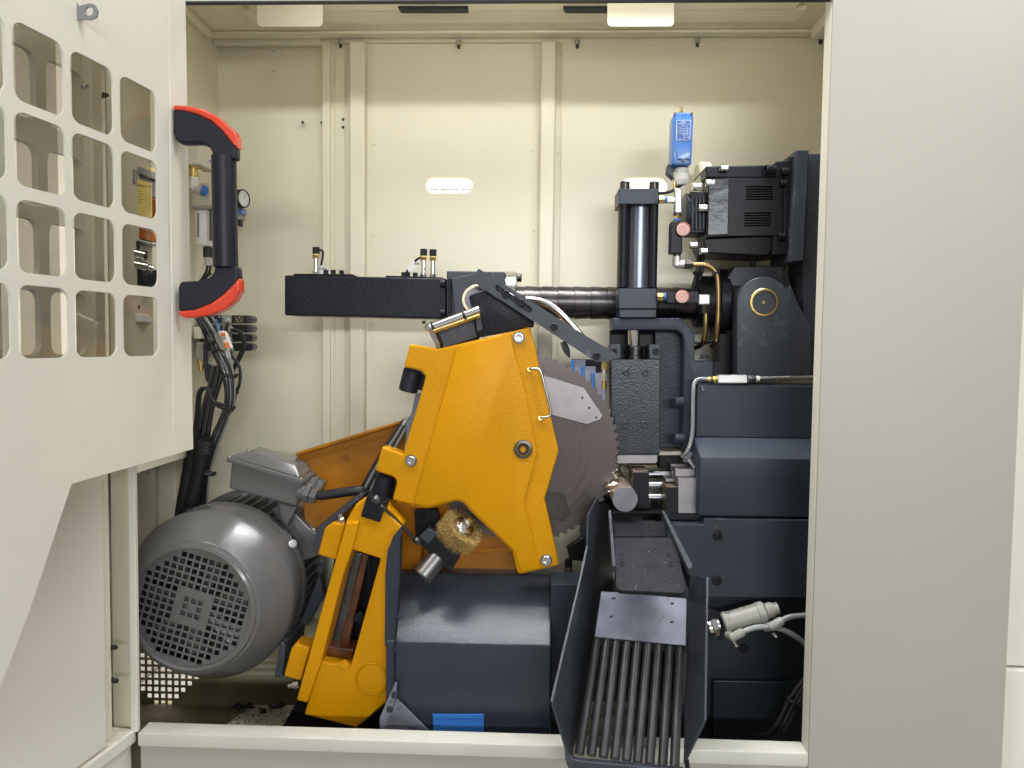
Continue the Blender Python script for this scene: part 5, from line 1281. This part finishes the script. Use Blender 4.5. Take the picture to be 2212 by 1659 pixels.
for u, v in ((495, 694), (500, 712), (497, 734), (500, 756)):
    p = W(u, v, IY-.002)
    lathe('push_fitting', p, (-.5, -1, -.25), [(px(8, IY), 0), (px(8, IY), .012), (px(6.4, IY), .014), (px(6.4, IY), .018), (px(4, IY), .018)], M_lgrey, VI, n=18)
wb('base_block', 446, 761, 468, 776, IY+.01, .03, M_beige, VI, bevel=.002)
for pts in ([(492, 697, IY-.02), (487, 715, IY-.025), (480, 740, IY-.02), (476, 770, IY-.02), (480, 800, IY-.02), (500, 830, IY-.02), (514, 850, IY-.01)],
            [(500, 712, IY-.02), (514, 716, IY-.025), (524, 730, IY-.025), (525, 748, IY-.025), (516, 770, IY-.02), (502, 800, IY-.02), (496, 830, IY-.015)],
            [(506, 710, IY-.02), (522, 718, IY-.025), (529, 734, IY-.025), (529, 750, IY-.025), (518, 775, IY-.02), (505, 800, IY-.02), (500, 826, IY-.015)],
            [(495, 757, IY-.02), (502, 770, IY-.03), (514, 786, IY-.03), (519, 805, IY-.03), (517, 830, IY-.03), (508, 856, IY-.02), (500, 890, IY-.02)]):
    tube('air_hose', pts, px(3.4, IY), M_rubber, VI, n=10)
# grey valve and brass silencer beside it
SG = thing('air_silencer', W(432, 792, 1.96), 'grey air valve with a brass silencer between the door edge and the hoses', 'silencer')
wb('upper_valve', 418, 706, 434, 732, 1.96, .03, M_beige, SG, bevel=.002)
wb('lower_valve', 423, 740, 442, 778, 1.96, .03, M_lgrey, SG, bevel=.003)
vcyl('hex_nut', 434, 778, 786, 1.975, 8.5, M_brass, SG, 6)
vcyl('silencer', 435, 786, 800, 1.975, 5.6, M_brass, SG, 14)
vcyl('fitting', 453, 778, 796, 1.99, 5.6, M_steel, SG, 6)
tube('hose', [(444, 738, 1.955), (444, 770, 1.955), (446, 800, 1.955), (449, 818, 1.955), (453, 822, 1.96), (453, 800, 1.97), (452, 790, 1.98)], px(4.6, 1.96), M_rubber, SG, n=10)

# main cable loom
CL = thing('cable_loom', W(470, 900, 1.90), 'thick loom of black and grey hoses sweeping down from the handle to the motor', 'hoses')
LYm = 1.90
M_gl = mat('glossy_black_hose', (.018, .018, .022), .16, var=.1, coat=.7)
for k, (m, r, off) in enumerate(((M_gl, 5.2, -8), (M_hose, 3.6, -1), (M_gl, 5.0, 6), (M_hose, 3.4, 12), (M_rubber, 3.6, -14))):
    o = off
    tube('hose', [(428+o*.7, 676, LYm), (446+o*.8, 705, LYm-.004*k), (462+o, 735, LYm), (478+o, 768, LYm), (491+o*.9, 800, LYm+.004*k), (497+o*.7, 835, LYm+.004*k), (496+o*.6, 870, LYm+.004*k), (485+o*.6, 905, LYm+.01), (468+o*.7, 945, LYm+.02), (455+o*.6, 985, LYm+.03), (446+o*.5, 1025, LYm+.04), (440+o*.5, 1090, LYm+.05)], px(r, LYm), m, CL, n=12, sub=5)
for k, (r, o) in enumerate(((7, 0), (5, -11), (5, 9))):
    tube('conduit', [(474+o, 790, LYm+.03), (470+o, 810, LYm+.03), (462+o, 840, LYm+.03), (453+o, 870, LYm+.03), (446+o, 905, LYm+.035), (440+o, 945, LYm+.04), (434+o, 985, LYm+.05)], px(r, LYm), M_gl, CL, n=12)
for u, v, du in ((455, 738, 19), (472, 752, 19), (492, 808, 17), (485, 878, 18), (447, 1020, 14)):
    ax = Vector((.35, 0, -1)) if v < 800 else Vector((-.2, 0, -1))
    lathe('cable_tie', W(u+4, v, LYm), ax, [(px(du, LYm), 0), (px(du+.8, LYm), .001), (px(du+.8, LYm), .005), (px(du, LYm), .006)], M_rubber, CL, n=24)
    bolt(u+du+3, v+2, LYm-.01, 4, CL, M_rubber, 1.0, name='tie_head')
for dx in (0, 6):
    tube('twisted_lead', [(420+dx, 930, LYm), (424+dx, 890, LYm-.01), (428+dx, 850, LYm-.02), (438+dx, 838, LYm-.025), (450+dx*.5, 843, LYm-.03), (458-dx, 862, LYm-.03), (468, 876-dx, LYm-.03), (482, 880-dx, LYm-.03), (490, 874, LYm-.02)], px(3.4, LYm), M_rubber, CL, n=8)
# corrugated conduits
for k, (pts, lab) in enumerate((([(446, 947, 1.915), (439, 985, 1.92), (430, 1030, 1.925), (420, 1075, 1.93), (412, 1110, 1.94)], 'front one of two black ribbed conduits dropping behind the motor'),
                               ([(430, 925, 1.945), (418, 975, 1.95), (409, 1030, 1.955), (400, 1080, 1.96), (394, 1120, 1.97)], 'rear one of two black ribbed conduits, nearer the left wall'))):
    t = thing('ribbed_conduit', W(*pts[-1]), lab, 'conduit', 'ribbed conduits')
    bm = bmesh.new(); add_tube(bm, [W(*p) for p in pts], px(16, 1.93), 16, 16, True, 1.14)
    finish('conduit', bm, M_rubber, t, ang=80)
# lever connector
WC = thing('lever_connector', W(495, 760, 1.86), 'small grey wire connector with orange levers on the hose loom', 'connector')
plate('housing', [(461, 721), (470, 718), (484, 731), (495, 752), (487, 759), (477, 755), (466, 737)], 1.868, .02, M_lgrey, WC, bevel=.002)
plate('face', [(470, 716), (481, 714), (487, 722), (498, 752), (491, 757), (483, 741)], 1.862, .02, M_white, WC, bevel=.002)
for q in ([(476, 719.5), (479, 719), (481.5, 726), (478.5, 727)], [(481, 718.5), (484, 718), (486.5, 725), (483.5, 726)], [(484, 740.5), (486.6, 739.6), (491, 751), (486.6, 753)], [(488.4, 739), (491, 738), (497, 750), (492.6, 751.6)]):
    plate('lever', q, 1.858, .006, M_orange, WC, bevel=.0008)
for q in ([(480, 732), (483, 730.6), (483.6, 732), (480.6, 733.4)], [(483.4, 731), (487, 729.6), (487.6, 732), (484, 733.4)]): plate('print', q, 1.8615, .0003, M_ink, WC, bevel=0)
tube('wire', [(466, 690, 1.87), (472, 706, 1.868), (476, 718, 1.866)], px(1.8, 1.87), M_tape, WC, n=6)
tube('wire', [(458, 684, 1.875), (468, 704, 1.872), (472, 716, 1.868)], px(2, 1.87), M_hose, WC, n=6)
for o in (0, 5): tube('wire', [(488+o, 756, 1.872), (490+o, 764, 1.875), (492+o, 772, 1.88)], px(2, 1.87), M_white, WC, n=6)

# lubricator seen through the door window
LU = thing('lubricator', W(310, 640, 1.76), 'oil lubricator with an amber reservoir and yellow printed label behind the door window', 'lubricator')
UY = 1.72
pn = Vector((.62, -.78, 0))                    # the unit faces into the chamber
up0 = W(305, 440, UY)
def U(u, v, off=0): return WP(u, v, up0+pn*off, pn)
def up(name, pts, off, t, m, par=None, **k): return prism(name, [U(u, v, off) for u, v in pts], -pn*t, m, par or LU, **k)
up('reservoir', [(279, 405), (342, 432), (342, 516), (279, 500)], 0, .05, M_amber, bevel=.003)
up('steel_rim', [(280, 352), (345, 374), (345, 392), (280, 368)], .004, .05, M_steelmat, bevel=.002)
up('cap', [(296, 364), (342, 362), (342, 372), (320, 374), (296, 368)], .002, .045, M_label, bevel=.002)
up('clear_dome', [(280, 372), (342, 396), (342, 430), (280, 405)], -.004, .03, M_hose, bevel=.002)
lab = up('label_plate', [(294, 385), (328, 396), (329, 474), (295, 465)], .0035, .002, M_label, bevel=.0006)
rotm = Matrix((Vector((.78, .62, 0)), Vector((0, 0, 1)), pn)).transposed().to_euler()
text('LUBETOOL', 0, 0, 1.7, 7.4, M_olive, LU, pos=U(311, 402, .0042), rot=rotm)
for k in range(5):
    v = 410+k*6
    up('print_line', [(298, v+.8), (298+8+(k*5) % 9, v+3.2), (298+8+(k*5) % 9, v+4.4), (298, v+2)], .0040, .0004, M_olive, bevel=0)
for k in range(8):
    v = 411+k*5; l = 9+(k*7) % 6
    up('print_line', [(313, v+2), (313+l, v+5), (313+l, v+6), (313, v+3)], .0040, .0004, M_olive, bevel=0)
up('orange_base', [(280, 484), (343, 502), (343, 524), (280, 512)], .001, .05, mat('orange_oil', (.42, .10, .012), .2, var=.1, coat=.4), bevel=.002)
up('clear_foot', [(281, 513), (340, 526), (340, 532), (281, 521)], .006, .06, M_hose, bevel=.002)
def ucyl(nm, u0, v0, u1, v1, r, m, n=18, off=.01): return cyl(nm, U(u0, v0, off), U(u1, v1, off), px(r, UY), m, LU, n=n, bevel=.002)
ucyl('fitting', 287, 366, 287, 398, 8, M_chrome, off=.012)
ucyl('drop_tube', 297, 520, 299, 542, 3.6, M_rubber)
ucyl('valve_barrel', 283, 545, 312, 552, 10, M_chrome)
ucyl('valve_cap', 312, 552, 318, 553, 10, M_dsteel)
ucyl('valve_barrel', 283, 570, 318, 577, 10, M_chrome)
ucyl('valve_cap', 318, 577, 330, 581, 8, M_steel)
up('valve_block', [(284, 586), (342, 582), (341, 616), (284, 616)], .01, .05, M_blacktex, bevel=.003)
ucyl('blue_tube', 322, 623, 346, 617, 4, M_tape)
up('mount_rail', [(288, 640), (298, 641), (298, 770), (288, 770)], -.02, .02, M_white, bevel=.002)
up('wall_bracket', [(288, 676), (322, 678), (333, 698), (288, 695)], .02, .05, M_white, bevel=.003)
lathe('knob', U(296, 664, .0), pn, [(px(5, UY), 0), (px(5, UY), .008), (0, .009)], M_rubber, LU, n=16)
# nuts and plugs on the wing's window frame behind the door
for u, v, m, lb in ((178, 186, M_chrome, 'bright hexagonal nut on the frame behind the upper door window'), (220, 206, M_rubber, 'black round plug on the frame behind the upper door window'), (196, 765, M_chrome, 'bright dome nut on the frame behind the lowest door window')):
    p = WP(u, v, wing(0, 0, -.022), wn)
    lathe('frame_plug' if m is M_rubber else 'frame_nut', p, wn, [(px(8, 1.3), 0), (px(8, 1.3), .006), (px(5, 1.3), .009), (px(5, 1.3), .014), (0, .016)], m, label=lb, cat='nut' if m is M_chrome else 'plug', n=6 if m is M_chrome else 16, ang=25)
